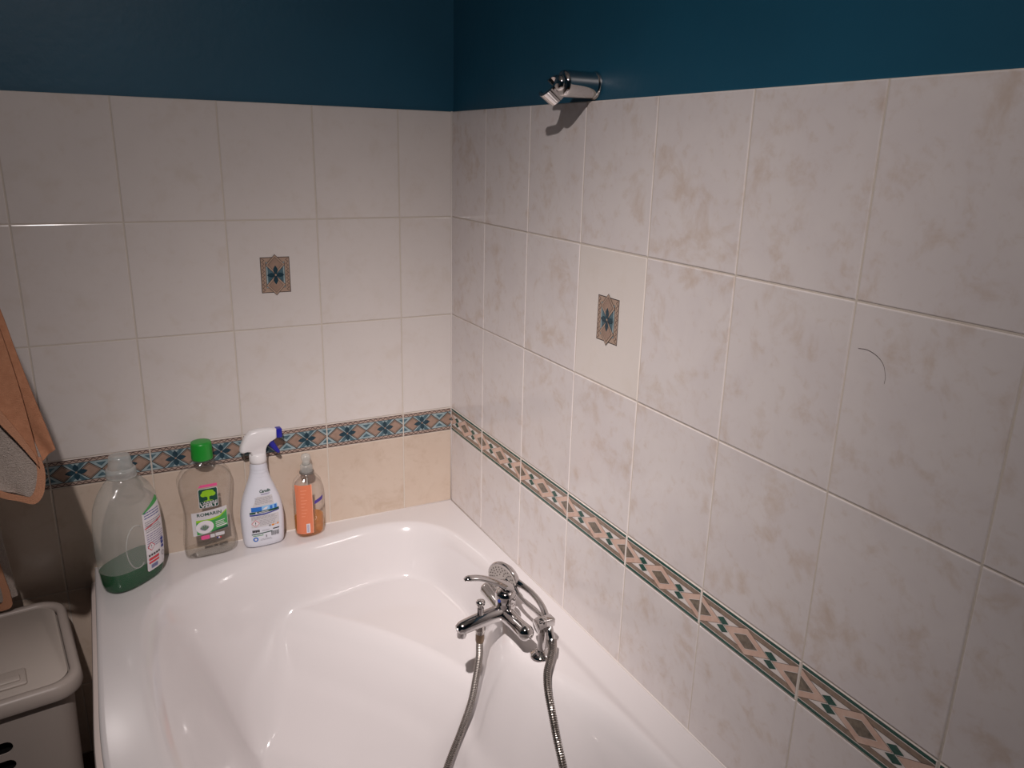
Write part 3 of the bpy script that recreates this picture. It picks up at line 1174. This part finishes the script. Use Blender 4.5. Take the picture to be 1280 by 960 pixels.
obj('measuring_cap', lathe([(0.0245, 0.262), (0.0240, 0.276), (0.0215, 0.292), (0.0205, 0.297), (0.0150, 0.2985), (0.0005, 0.299)], cap=(False, True), seg=36), P_CAP, b1)
# raised ring of the grip dent
fn = front(rows)
gp = []
for k in range(29):
    a = math.radians(60 + k * 240 / 28)
    u, v = -0.020 + 0.026 * math.cos(a), 0.100 + 0.050 * math.sin(a)
    gp.append(fn(u, v, 0.0006))
obj('grip_rim', sweep(gp, 0.0014, seg=8), P_MILKY, b1)
P = Print(fn, 0.003, 0.010, 0.0004, 0.0003)
P.poly([(0.001, 0.030), (0.005, 0.026), (0.054, 0.026), (0.058, 0.031), (0.062, 0.12), (0.056, 0.184), (0.050, 0.193), (0.001, 0.166)], BX['white'], 0)
P.poly([(0.001, 0.166), (0.050, 0.193), (0.0535, 0.188), (0.0555, 0.180), (0.005, 0.165)], BX['green'], 1)
P.lines(0.006, 0.054, 0.150, 0.168, 3, BX['navy'], 1, 0.35, 3)
P.lines(0.006, 0.057, 0.118, 0.146, 6, BX['grey'], 1, 0.4, 4)
P.rect(0.004, 0.056, 0.1285, 0.1308, BX['red'], 2, 0.18)
P.lines(0.006, 0.058, 0.080, 0.116, 7, BX['lilac'], 1, 0.4, 5)
P.diamond(0.016, 0.084, 0.0105, 0.0105, BX['red'], 2)
P.diamond(0.016, 0.084, 0.0086, 0.0086, BX['white'], 3)
P.text('!', 0.016, 0.084, 0.0090, BX['black'], 4)
for k in range(5):
    P.rect(0.006 + k * 0.0072, 0.0110 + k * 0.0072, 0.0615, 0.0660, BX['black'], 2)
P.rect(0.006, 0.036, 0.0515, 0.0575, BX['red'], 2)
P.rect(0.006, 0.036, 0.0440, 0.0485, BX['red'], 2)
for k in range(3):
    P.rect(0.0455, 0.0545, 0.066 + k * 0.009, 0.0725 + k * 0.009, BX['navy'], 2)
P.ellipse(0.0500, 0.052, 0.0050, 0.0060, BX['grey'], 2)
P.ellipse(0.0500, 0.052, 0.0034, 0.0042, BX['white'], 3)
for k in range(9):
    P.rect(0.012 + k * 0.0022, 0.0132 + k * 0.0022, 0.031, 0.0405, BX['navy'], 2)
P.finish('label', BML, b1)

# --- bottle 2: clear washing-up liquid bottle with green cap
b2 = thing('dish_soap_bottle', 'clear dish soap bottle with green cap and tree logo label', 'bottle', (-0.637, -0.031, RIM), math.radians(3))
rows = smooth_rows([(0.0, .047, .017, 2.8), (0.003, .053, .022, 3.0), (0.012, .0575, .0245, 3.0), (0.04, .0585, .0255, 3.0), (0.08, .0545, .0255, 2.8), (0.115, .0525, .0255, 2.7), (0.150, .0560, .0260, 2.7),
                    (0.180, .0600, .0265, 2.6), (0.200, .0590, .0260, 2.5), (0.218, .0480, .0240, 2.3), (0.231, .0300, .0190, 2.1), (0.238, .0170, .0155, 2.0), (0.243, .0150, .0150, 2.0)])
obj('body', bottle_body(rows), P_CLEAR, b2)
inner = [(max(z, .002), max(a - .0016, .001), max(b - .0016, .001), n, o) for z, a, b, n, o in rows if z <= 0.020]
obj('liquid', bottle_body(inner), P_CLEARLIQ, b2, angle=40)
obj('cap', lathe([(0.0185, 0.240), (0.0232, 0.241), (0.0236, 0.245), (0.0226, 0.278), (0.0214, 0.282), (0.0150, 0.2830), (0.0005, 0.2832)], seg=36), M['greencap'], b2)
fn = front(rows)
P = Print(fn, 0.003, 0.008, 0.0004, 0.0003)
P.poly([(-0.020, 0.180), (-0.014, 0.186), (0.0225, 0.186), (0.0225, 0.179)], BX['pink'], 0)
P.round_rect(-0.0205, 0.0225, 0.128, 0.1765, 0.004, BX['lgrey'], 0)
P.round_rect(-0.0193, 0.0213, 0.1292, 0.1753, 0.0035, BX['dgreen'], 1)
P.poly([(-0.0025, 0.1458), (0.0045, 0.1458), (0.0030, 0.1495), (0.0040, 0.158), (-0.0015, 0.158), (-0.0005, 0.1495)], BX['lime'], 2)
for cx, cy, a, b in ((0.001, 0.166, 0.0125, 0.0065), (-0.009, 0.1615, 0.0065, 0.0055), (0.011, 0.1615, 0.0065, 0.0055), (0.001, 0.160, 0.010, 0.0045), (-0.006, 0.1675, 0.006, 0.004), (0.008, 0.1675, 0.006, 0.004)):
    P.ellipse(cx, cy, a, b, BX['lime'], 2)
P.ellipse(0.001, 0.1458, 0.011, 0.0010, BX['lime'], 2)
P.text("L'ARBRE", 0.001, 0.1412, 0.0062, BX['white'], 4, 0.0385, bold=0.008)
P.text('VERT', 0.001, 0.1335, 0.0078, BX['white'], 4, 0.037, bold=0.02)
P.poly([(-0.0385, 0.060), (0.0400, 0.068), (0.0400, 0.1235), (-0.0385, 0.1180)], BX['lgrey'], 0)
P.text('ROMARIN', 0.000, 0.1118, 0.0080, BX['dgreen'], 2, 0.054, bold=0.016)
P.poly([(-0.0300, 0.0625), (0.0390, 0.0690), (0.0390, 0.1150), (0.0220, 0.1030), (0.000, 0.0985), (-0.0300, 0.0990)], BX['lime'], 1)
P.poly([(-0.0300, 0.0625), (0.0390, 0.0690), (0.0390, 0.1120), (0.0230, 0.0990), (0.008, 0.0950), (-0.0300, 0.0930)], BX['green'], 2)
P.poly([(0.0000, 0.0650), (0.0390, 0.0688), (0.0390, 0.0745), (0.015, 0.0700)], BX['dgreen'], 3)
P.ellipse(-0.0120, 0.0805, 0.0195, 0.0165, BX['white'], 4, 0.1, 20)
for k in range(13):
    a = math.radians(40 + k * 9)
    P.leaf(-0.0125, 0.0715, 0.0175 - 0.0006 * abs(k - 6), 0.0026, a, BX['sprig' if k % 3 else 'lilac'], 5)
for k in range(3):
    P.rect(0.0120, 0.0330 - 0.003 * (k % 2), 0.0880 - k * 0.0045, 0.0898 - k * 0.0045, BX['white'], 4, 0.12)
P.rect(0.0130, 0.0370, 0.0742, 0.0768, BX['white'], 4, 0.12)
P.round_rect(-0.0225, -0.0035, 0.0490, 0.0590, 0.002, BX['pink'], 0)
P.round_rect(-0.0020, 0.0080, 0.0505, 0.0595, 0.001, BX['lgrey'], 0)
P.round_rect(0.0095, 0.0300, 0.0520, 0.0605, 0.001, BX['lgrey'], 0)
P.rect(0.0120, 0.0155, 0.0455, 0.0490, BX['navy'], 0)
P.rect(0.0155, 0.0190, 0.0455, 0.0490, BX['white'], 0)
P.rect(0.0190, 0.0225, 0.0455, 0.0490, BX['red'], 0)
P.finish('label', BML, b2)

# --- bottle 3: white trigger spray
b3 = thing('spray_bottle', 'white trigger spray bottle with blue trigger and nozzle', 'bottle', (-0.5145, -0.0335, RIM), math.radians(2))
rows = smooth_rows([(0.0, .040, .019, 2.8), (0.003, .045, .0235, 3.0), (0.012, .0480, .0265, 3.0), (0.045, .0500, .0280, 2.9), (0.085, .0500, .0280, 2.8), (0.120, .0440, .0270, 2.6), (0.150, .0335, .0250, 2.4),
                    (0.175, .0245, .0220, 2.2), (0.195, .0205, .0200, 2.0), (0.212, .0190, .0190, 2.0), (0.218, .0175, .0175, 2.0)])
obj('body', bottle_body(rows), M['whiteplastic'], b3)
for k in range(3):
    obj('neck_ridge', lathe([(0.0205, 0.178 + k * 0.010), (0.0222 - 0.0008 * k, 0.181 + k * 0.010), (0.0200, 0.186 + k * 0.010)], cap=(False, False)), M['whiteplastic'], b3)
obj('collar', lathe([(0.0165, 0.212), (0.0198, 0.213), (0.0200, 0.219), (0.0196, 0.2335), (0.0165, 0.236)], seg=28), M['whitehead'], b3)
# head: shroud drawn in profile, given width and rounded
prof = [(-0.0165, 0.226), (0.0175, 0.226), (0.0185, 0.244), (0.022, 0.253), (0.031, 0.262), (0.043, 0.268), (0.046, 0.270), (0.046, 0.290), (0.030, 0.2935), (0.006, 0.2945), (-0.014, 0.2910), (-0.026, 0.2800), (-0.037, 0.2600), (-0.0405, 0.2465), (-0.037, 0.2420), (-0.026, 0.2440), (-0.017, 0.2420)]
bm = bmesh.new()
ringsA = []
for y, sc in ((-0.0125, 0.86), (-0.0110, 0.95), (-0.0070, 1.0), (0.0070, 1.0), (0.0110, 0.95), (0.0125, 0.86)):
    cx, cz = 0.004, 0.266
    ringsA.append([Vector((cx + (x - cx) * sc, y, cz + (z - cz) * sc)) for x, z in prof])
loft(ringsA, (True, True), bm)
obj('trigger_head', bm, M['whitehead'], b3, angle=45)
obj('nozzle', box(0.0455, 0.0585, -0.0105, 0.0105, 0.2685, 0.2910, 0.002), M['bluetrigger'], b3, angle=45)
pts = catmull([(0.030, 0, 0.264), (0.034, 0, 0.254), (0.0405, 0, 0.243), (0.047, 0, 0.233), (0.051, 0, 0.229)], 4)
obj('trigger', sweep(pts, interp([0.0085, 0.0075, 0.006, 0.005, 0.003], len(pts)), seg=12, up=(0, 1, 0), flat=0.9), M['bluetrigger'], b3)
fn = front(rows)
P = Print(fn, 0.003, 0.008, 0.0004, 0.0003)
P.text('Carolin', 0.0055, 0.1470, 0.0080, BX['dgreen'], 1, 0.0250, shear=0.25, bold=0.03)
P.rect(-0.0050, 0.0165, 0.1395, 0.1405, BX['lilac'], 1)
P.rect(-0.0040, 0.0150, 0.1375, 0.1383, BX['lilac'], 1)
P.poly([(-0.0260, 0.1090), (0.0250, 0.1090), (0.0215, 0.1340), (-0.0140, 0.1340)], BX['lgrey'], 0)
P.lines(-0.019, 0.0225, 0.1145, 0.1325, 6, BX['grey'], 1, 0.3, 9)
P.rect(-0.0290, -0.0050, 0.0975, 0.1085, BX['blue'], 1)
P.rect(-0.0050, 0.0320, 0.0985, 0.1095, BX['sky'], 1)
P.poly([(-0.004, 0.1000), (0.004, 0.1060), (0.010, 0.1065), (0.006, 0.1000)], BX['white'], 2)
P.rect(0.0140, 0.0200, 0.0990, 0.1075, BX['blue'], 2)
P.rect(0.0245, 0.0300, 0.0990, 0.1080, BX['blue'], 2)
P.rect(-0.0330, 0.0355, 0.0920, 0.0965, BX['dgreen'], 3, 0.04)
P.poly([(-0.0330, 0.0875), (0.0, 0.0875), (0.0355, 0.0925), (0.0355, 0.0945), (0.0, 0.0905), (-0.0330, 0.0905)], BX['navy'], 3)
P.ellipse(-0.0180, 0.0945, 0.0022, 0.0020, BX['white'], 4)
P.rect(-0.0130, 0.0100, 0.0940, 0.0957, BX['lgrey'], 4, 0.04)
P.rect(-0.0310, 0.0345, 0.0560, 0.0860, BX['lgrey'], 0)
P.lines(-0.0300, 0.0340, 0.0760, 0.0850, 4, BX['grey'], 1, 0.3, 11)
P.lines(-0.0120, 0.0340, 0.0600, 0.0750, 5, BX['grey'], 1, 0.28, 12)
P.diamond(-0.0215, 0.0670, 0.0092, 0.0092, BX['red'], 2)
P.diamond(-0.0215, 0.0670, 0.0080, 0.0080, BX['white'], 3)
P.text('!', -0.0215, 0.0670, 0.0092, BX['black'], 4, bold=0.02)
P.ellipse(0.0110, 0.0565, 0.0028, 0.0022, BX['grey'], 2)
P.rect(0.0155, 0.0215, 0.0545, 0.0585, BX['orange'], 2)
P.rect(0.0230, 0.0265, 0.0560, 0.0570, BX['orange'], 2)
P.rect(0.0285, 0.0320, 0.0555, 0.0600, BX['orange'], 2)
for k in range(5):
    P.rect(-0.0300 + k * 0.0034, -0.0272 + k * 0.0034, 0.0435 + 0.0006 * (k % 2), 0.0500, BX['black'], 2)
P.lines(-0.0080, 0.0120, 0.0440, 0.0480, 2, BX['grey'], 1, 0.3, 13)
P.rect(0.0180, 0.0330, 0.0450, 0.0475, BX['black'], 2)
P.rect(-0.0320, 0.0160, 0.0375, 0.0395, BX['dgreen'], 2, 0.05)
P.lines(-0.0290, -0.0050, 0.0325, 0.0360, 1, BX['green'], 1, 0.5, 14)
for k in range(9):
    P.rect(0.0135 + k * 0.0021, 0.0147 + k * 0.0021 - 0.0004 * (k % 2), 0.0285, 0.0400, BX['black'], 2)
P.ellipse(-0.0235, 0.0250, 0.0060, 0.0058, BX['blue'], 2, n=20)
P.ellipse(-0.0235, 0.0250, 0.0030, 0.0030, BX['white'], 3, n=10)
P.rect(0.0000, 0.0030, 0.0270, 0.0330, BX['grey'], 1)
P.lines(-0.0130, 0.0200, 0.0195, 0.0250, 2, BX['grey'], 1, 0.25, 15)
P.finish('label', BML, b3)

# --- bottle 4: small clear pump bottle, amber soap, orange label
b4 = thing('soap_dispenser', 'small clear pump bottle with orange label and amber soap', 'bottle', (-0.4015, -0.031, RIM), math.radians(10))
rows = smooth_rows([(0.0, .026, .018, 2.4), (0.003, .0320, .0235, 2.5), (0.010, .0355, .0265, 2.5), (0.05, .0365, .0275, 2.5), (0.120, .0365, .0275, 2.5), (0.145, .0335, .0255, 2.4),
                    (0.157, .0240, .0200, 2.2), (0.163, .0165, .0160, 2.0), (0.168, .0150, .0150, 2.0)])
obj('body', bottle_body(rows), P_CLEAR, b4)
inner = [(max(z, .002), max(a - .0018, .001), max(b - .0018, .001), n, o) for z, a, b, n, o in rows if z <= 0.052]
obj('liquid', bottle_body(inner), P_AMBER, b4, angle=40)
obj('neck_seal', lathe([(0.0150, 0.163), (0.0172, 0.164), (0.0172, 0.168), (0.0150, 0.169)], seg=28), M['ghost'], b4)
obj('collar', lathe([(0.0150, 0.168), (0.0155, 0.170), (0.0150, 0.184), (0.0115, 0.187)], seg=28), P_CAP, b4)
obj('pump_top', lathe([(0.0100, 0.186), (0.0095, 0.195), (0.0110, 0.199), (0.0118, 0.205), (0.0100, 0.211), (0.0050, 0.214), (0.0005, 0.2145)], seg=28), P_CAP, b4)
obj('dip_tube', sweep([(0, 0, 0.165), (0.001, 0.002, 0.10), (0.004, 0.004, 0.008)], 0.0022, seg=10), P_CAP, b4)
fn = front(rows)
P = Print(fn, 0.003, 0.02)
P.rect(-0.0355, 0.0000, 0.012, 0.142, BX['coral'], 0)
P.rect(-0.0020, 0.0000, 0.012, 0.142, BX['coral_l'], 1)
for k in range(9):
    P.rect(-0.0270, -0.0200 + 0.003 * (k % 3), 0.060 + k * 0.0085, 0.0612 + k * 0.0085, BX['coral_l'], 1)
P.rect(-0.0180, -0.0090, 0.0145, 0.0395, BX['white'], 1)
for k in range(10):
    P.rect(-0.0165, -0.0115, 0.0170 + k * 0.0021, 0.0181 + k * 0.0021, BX['lilac'], 2)
P.finish('label', BML, b4)
P = Print(fn, 0.003, 0.02)
P.poly([(0.0050, 0.0880), (0.0290, 0.0950), (0.0310, 0.1060), (0.0270, 0.1040), (0.0050, 0.0970)], BX['purple'], 0)
P.finish('print_stripe', BML, b4)

# ------------------------------------------------------------------ towels at the left edge
M['towel_orange'] = mat('towel_orange', '#b27f62', 0.95, noise=('#9f6d52', 90, 0.7), bump=(900, 0.6), spec=0.1)
M['towel_hem'] = mat('towel_hem', '#b8866a', 0.95, bump=(700, 0.6), spec=0.1)
M['towel_pale'] = mat('towel_terry', '#b9aca3', 0.98, noise=('#a4968c', 260, 0.8), bump=(600, 1.0), spec=0.05)


def cloth(name, left, right, m, parent, thick=0.004, n=14, k=10, wave=0.006, seed=0, freq=2.2):
    """Sheet between two edge curves (lists of points top to bottom), gently waved, with thickness."""
    la, ra = catmull(left, 6), catmull(right, 6)
    cnt = max(len(la), len(ra))

    def res(c):
        out = []
        for i in range(cnt):
            t = i / (cnt - 1) * (len(c) - 1)
            j = min(int(t), len(c) - 2)
            out.append(c[j].lerp(c[j + 1], t - j))
        return out
    la, ra = res(la), res(ra)
    rnd = random.Random(seed)
    ph = rnd.random() * 6
    grid = []
    for i in range(cnt):
        row = []
        for j in range(n + 1):
            u = j / n
            p = la[i].lerp(ra[i], u)
            p = p + Vector((0, -wave * math.sin(u * freq * math.pi + ph + i * 0.03) * math.sin(math.pi * u), 0))
            row.append(p)
        grid.append(row)
    bm = bmesh.new()
    off = Vector((0, thick, 0))
    F = [[bm.verts.new(p) for p in r] for r in grid]
    K = [[bm.verts.new(p + off) for p in r] for r in grid]
    for i in range(cnt - 1):
        for j in range(n):
            bm.faces.new((F[i][j], F[i][j + 1], F[i + 1][j + 1], F[i + 1][j]))
            bm.faces.new((K[i][j + 1], K[i][j], K[i + 1][j], K[i + 1][j + 1]))
    for i in range(cnt - 1):
        bm.faces.new((F[i][0], F[i + 1][0], K[i + 1][0], K[i][0]))
        bm.faces.new((F[i + 1][n], F[i][n], K[i][n], K[i + 1][n]))
    for j in range(n):
        bm.faces.new((F[0][j + 1], F[0][j], K[0][j], K[0][j + 1]))
        bm.faces.new((F[-1][j], F[-1][j + 1], K[-1][j + 1], K[-1][j]))
    return obj(name, bm, m, parent, angle=60)


tw = thing('towel', 'orange towel with pale terry inside hanging at the left edge', 'towel', (0, 0, 0))
# back fold: its right edge is the outline of the towel
cloth('back_fold', [(-1.105, -0.4364, 1.605), (-1.14, -0.4264, 1.4652), (-1.1181, -0.4200, 1.2833), (-1.0544, -0.4255, 1.1560), (-0.9998, -0.4328, 1.0560), (-0.9216, -0.4382, 1.0087)],
      [(-1.035, -0.4309, 1.605), (-0.9926, -0.4209, 1.4652), (-0.9471, -0.4127, 1.2833), (-0.9298, -0.4218, 1.1942), (-0.9162, -0.4309, 1.1287), (-0.8952, -0.4400, 1.0305)], M['towel_orange'], tw, 0.006, seed=2)
# front flap, folded so that its lower edge runs slanting
cloth('front_flap', [(-1.105, -0.4500, 1.605), (-1.16, -0.4409, 1.4652), (-1.1635, -0.4382, 1.3561), (-1.1090, -0.4446, 1.2652), (-1.0453, -0.4509, 1.1969), (-0.9935, -0.4537, 1.1678)],
      [(-1.035, -0.4460, 1.605), (-0.9944, -0.4373, 1.4652), (-0.9525, -0.4346, 1.2761), (-0.9343, -0.4419, 1.1651), (-0.9252, -0.4491, 1.0833), (-0.9189, -0.4564, 1.0159)], M['towel_orange'], tw, 0.006, seed=5, wave=0.007)
cloth('flap_hem', [(-1.0362, -0.4582, 1.2024), (-0.9907, -0.4605, 1.1760), (-0.9598, -0.4614, 1.1142), (-0.9389, -0.4623, 1.0723), (-0.9216, -0.4628, 1.0305)],
      [(-1.0453, -0.4582, 1.1906), (-0.9980, -0.4605, 1.1633), (-0.9671, -0.4614, 1.0996), (-0.9425, -0.4623, 1.0569), (-0.9198, -0.4628, 1.0132)], M['towel_hem'], tw, 0.004, n=3, seed=1, wave=0.0)
# pale terry face below the flap
cloth('terry_face', [(-1.1817, -0.4218, 1.3743), (-1.1272, -0.4328, 1.1924), (-1.0726, -0.4400, 1.0742), (-1.0271, -0.4446, 1.0105), (-0.9789, -0.4473, 0.9759)],
      [(-0.9907, -0.4218, 1.3743), (-0.9498, -0.4355, 1.1924), (-0.9252, -0.4446, 1.0651), (-0.9152, -0.4491, 1.0059), (-0.9289, -0.4509, 0.9541)], M['towel_pale'], tw, 0.005, seed=8, wave=0.003)
cloth('terry_hem', [(-0.9243, -0.4541, 1.0241), (-0.9243, -0.4541, 0.9996), (-0.9307, -0.4537, 0.9723), (-0.9407, -0.4532, 0.9586), (-0.9562, -0.4528, 0.9641), (-0.9771, -0.4523, 0.9750), (-1.0180, -0.4491, 1.0069)],
      [(-0.9162, -0.4541, 1.0241), (-0.9134, -0.4541, 0.9959), (-0.9198, -0.4537, 0.9623), (-0.9343, -0.4532, 0.9459), (-0.9562, -0.4528, 0.9550), (-0.9798, -0.4523, 0.9659), (-1.0226, -0.4491, 0.9978)], M['towel_hem'], tw, 0.005, n=3, seed=1, wave=0.0)
rail = thing('towel_holder', 'chrome swing arm on the wall holding the orange towel', 'towel rail', (-1.07, 0.0, 1.61))
RO = Vector((-1.07, 0.0, 1.61))


def rail_part(name, bm):
    for v in bm.verts:
        v.co -= RO
    obj(name, bm, M['chrome'], rail, angle=50)


rail_part('arm', sweep(catmull([(-1.07, -.004, 1.61), (-1.07, -.20, 1.61), (-1.07, -.455, 1.61), (-1.07, -.475, 1.622)], 5), 0.006))
rail_part('rosette', lathe([(0.020, 0.0), (0.020, 0.006), (0.012, 0.010)], (-1.07, 0.007, 1.61), (0, -1, 0)))

tw2 = thing('towel', 'pale towel with orange trim hanging down onto the laundry hamper', 'towel', (0, 0, 0))
cloth('cloth', [(-1.10, -.05, 1.605), (-1.15, -.05, 1.35), (-1.16, -.05, .98), (-1.16, -.055, .85), (-1.15, -.06, .70), (-1.15, -.065, .566)],
      [(-1.045, -.05, 1.605), (-1.05, -.05, 1.35), (-1.055, -.05, .98), (-1.045, -.055, .82), (-1.040, -.060, .70), (-1.030, -.065, .585)], M['towel_pale'], tw2, 0.010, seed=3, wave=0.01)
cloth('trim_band', [(-1.068, -.0735, .68), (-1.060, -.0760, .64), (-1.055, -.0780, .60), (-1.060, -.0790, .580), (-1.085, -.0790, .578), (-1.15, -.0790, .578)],
      [(-1.052, -.0735, .68), (-1.046, -.0760, .635), (-1.041, -.0780, .595), (-1.045, -.0790, .567), (-1.085, -.0790, .564), (-1.15, -.0790, .564)], M['towel_hem'], tw2, 0.005, n=3, wave=0.0)

# ------------------------------------------------------------------ laundry hamper
M['hamper'] = mat('hamper_plastic', '#b0a49c', 0.4)
M['hamper_lid'] = mat('hamper_lid_plastic', '#bdb2a9', 0.35)
hp = thing('laundry_hamper', 'pale plastic laundry hamper with slotted sides and lid beside the bath', 'hamper', (-1.105, -0.232, 0.0), math.radians(7))
HA, HD, HZ = 0.170, 0.166, 0.548


def ring_rr(a, b, r, z, seg=8):
    out = []
    for cx, cy, a0 in ((a - r, b - r, 0), (-a + r, b - r, 90), (-a + r, -b + r, 180), (a - r, -b + r, 270)):
        for k in range(seg + 1):
            t = math.radians(a0 + 90 * k / seg)
            out.append(Vector((cx + r * math.cos(t), cy + r * math.sin(t), z)))
    return out


wall_t = 0.003
outer = [(0.145, 0.140, 0.0), (0.148, 0.143, 0.02), (0.160, 0.155, HZ - 0.02)]
bm = loft([ring_rr(a, b, 0.035, z) for a, b, z in outer] + [ring_rr(a - wall_t, b - wall_t, 0.033, z) for a, b, z in reversed([(outer[0][0], outer[0][1], 0.003), outer[1], outer[2]])], (False, False))
n_ = 36
# close the bottom
bm.verts.ensure_lookup_table()
bm.faces.new([bm.verts[i] for i in range(n_)])
bm.faces.new([bm.verts[i] for i in range(len(bm.verts) - n_, len(bm.verts))])
body = obj('body', bm, M['hamper'], hp, angle=40)
cut = bmesh.new()
for row in range(10):
    z = 0.448 - row * 0.0400
    for cxx in (-0.012,):
        pts = []
        hw, hh = 0.062, 0.0125
        for k in range(9):
            t = math.radians(-90 + k * 22.5)
            pts.append((cxx + hw - hh + hh * math.cos(t), z + hh * math.sin(t)))
        for k in range(9):
            t = math.radians(90 + k * 22.5)
            pts.append((cxx - hw + hh + hh * math.cos(t), z + hh * math.sin(t)))
        loft([[Vector((x, -0.20, zz)) for x, zz in pts], [Vector((x, -0.10, zz)) for x, zz in pts]], (True, True), cut)
cutter = obj('cutter', cut, M['black'], None)
cutter.parent = hp
mod = body.modifiers.new('slots', 'BOOLEAN')
mod.operation = 'DIFFERENCE'
mod.solver = 'EXACT'
mod.object = cutter
bpy.context.view_layer.update()
dg = bpy.context.evaluated_depsgraph_get()
newme = bpy.data.meshes.new_from_object(body.evaluated_get(dg))
body.modifiers.clear()
body.data = newme
newme.polygons.foreach_set('use_smooth', [True] * len(newme.polygons))
newme.set_sharp_from_angle(angle=math.radians(20))
bpy.data.objects.remove(cutter, do_unlink=True)
# black filler standing in for the shade inside, behind the slots
obj('inner_dark', loft([ring_rr(0.135, 0.130, 0.03, 0.006), ring_rr(0.140, 0.135, 0.03, HZ - 0.03)], (True, True)), M['black'], hp, angle=40)
# lid: frame with a lip, a groove, and the hinged panel inside it
a, b = 0.178, 0.172
rings = [ring_rr(a - 0.010, b - 0.010, 0.045, HZ - 0.026), ring_rr(a - 0.002, b - 0.002, 0.05, HZ - 0.026), ring_rr(a, b, 0.052, HZ - 0.020), ring_rr(a - 0.002, b - 0.002, 0.050, HZ - 0.002), ring_rr(a - 0.007, b - 0.007, 0.047, HZ + 0.004),
         ring_rr(a - 0.017, b - 0.017, 0.042, HZ + 0.004), ring_rr(a - 0.020, b - 0.020, 0.040, HZ + 0.001), ring_rr(a - 0.020, b - 0.020, 0.040, HZ - 0.008)]
obj('lid_frame', loft(rings, (False, False)), M['hamper'], hp, angle=50)
rings = [ring_rr(a - 0.021, b - 0.021, 0.039, HZ - 0.009), ring_rr(a - 0.0235, b - 0.0235, 0.037, HZ - 0.007), ring_rr(a - 0.0235, b - 0.0235, 0.037, HZ - 0.001), ring_rr(a - 0.026, b - 0.026, 0.035, HZ + 0.001)]
lidp = obj('lid_panel', loft(rings, (True, True)), M['hamper_lid'], hp, angle=40)
bm = box(-0.075, 0.088, -0.128, -0.075, HZ + 0.0005, HZ + 0.007, 0.004, 3)
obj('lid_grip', bm, M['hamper_lid'], lidp, angle=50)
bm = box(-0.065, 0.078, -0.118, -0.098, HZ + 0.006, HZ + 0.011, 0.003, 3)
obj('lid_grip', bm, M['hamper_lid'], lidp, angle=50)

# ------------------------------------------------------------------ a stray hair on a tile
M['hair'] = mat('hair_brown', '#4a3730', 0.5)
hair = obj('hair_strand', sweep(catmull([(-.0006, -1.231, 1.300), (-.0007, -1.244, 1.301), (-.0008, -1.258, 1.297), (-.0008, -1.268, 1.289), (-.0007, -1.273, 1.276), (-.0006, -1.273, 1.267)], 5), 0.0002, seg=5), M['hair'])
tag(hair, 'thin curved hair stuck to a marbled tile on the right wall', 'hair')
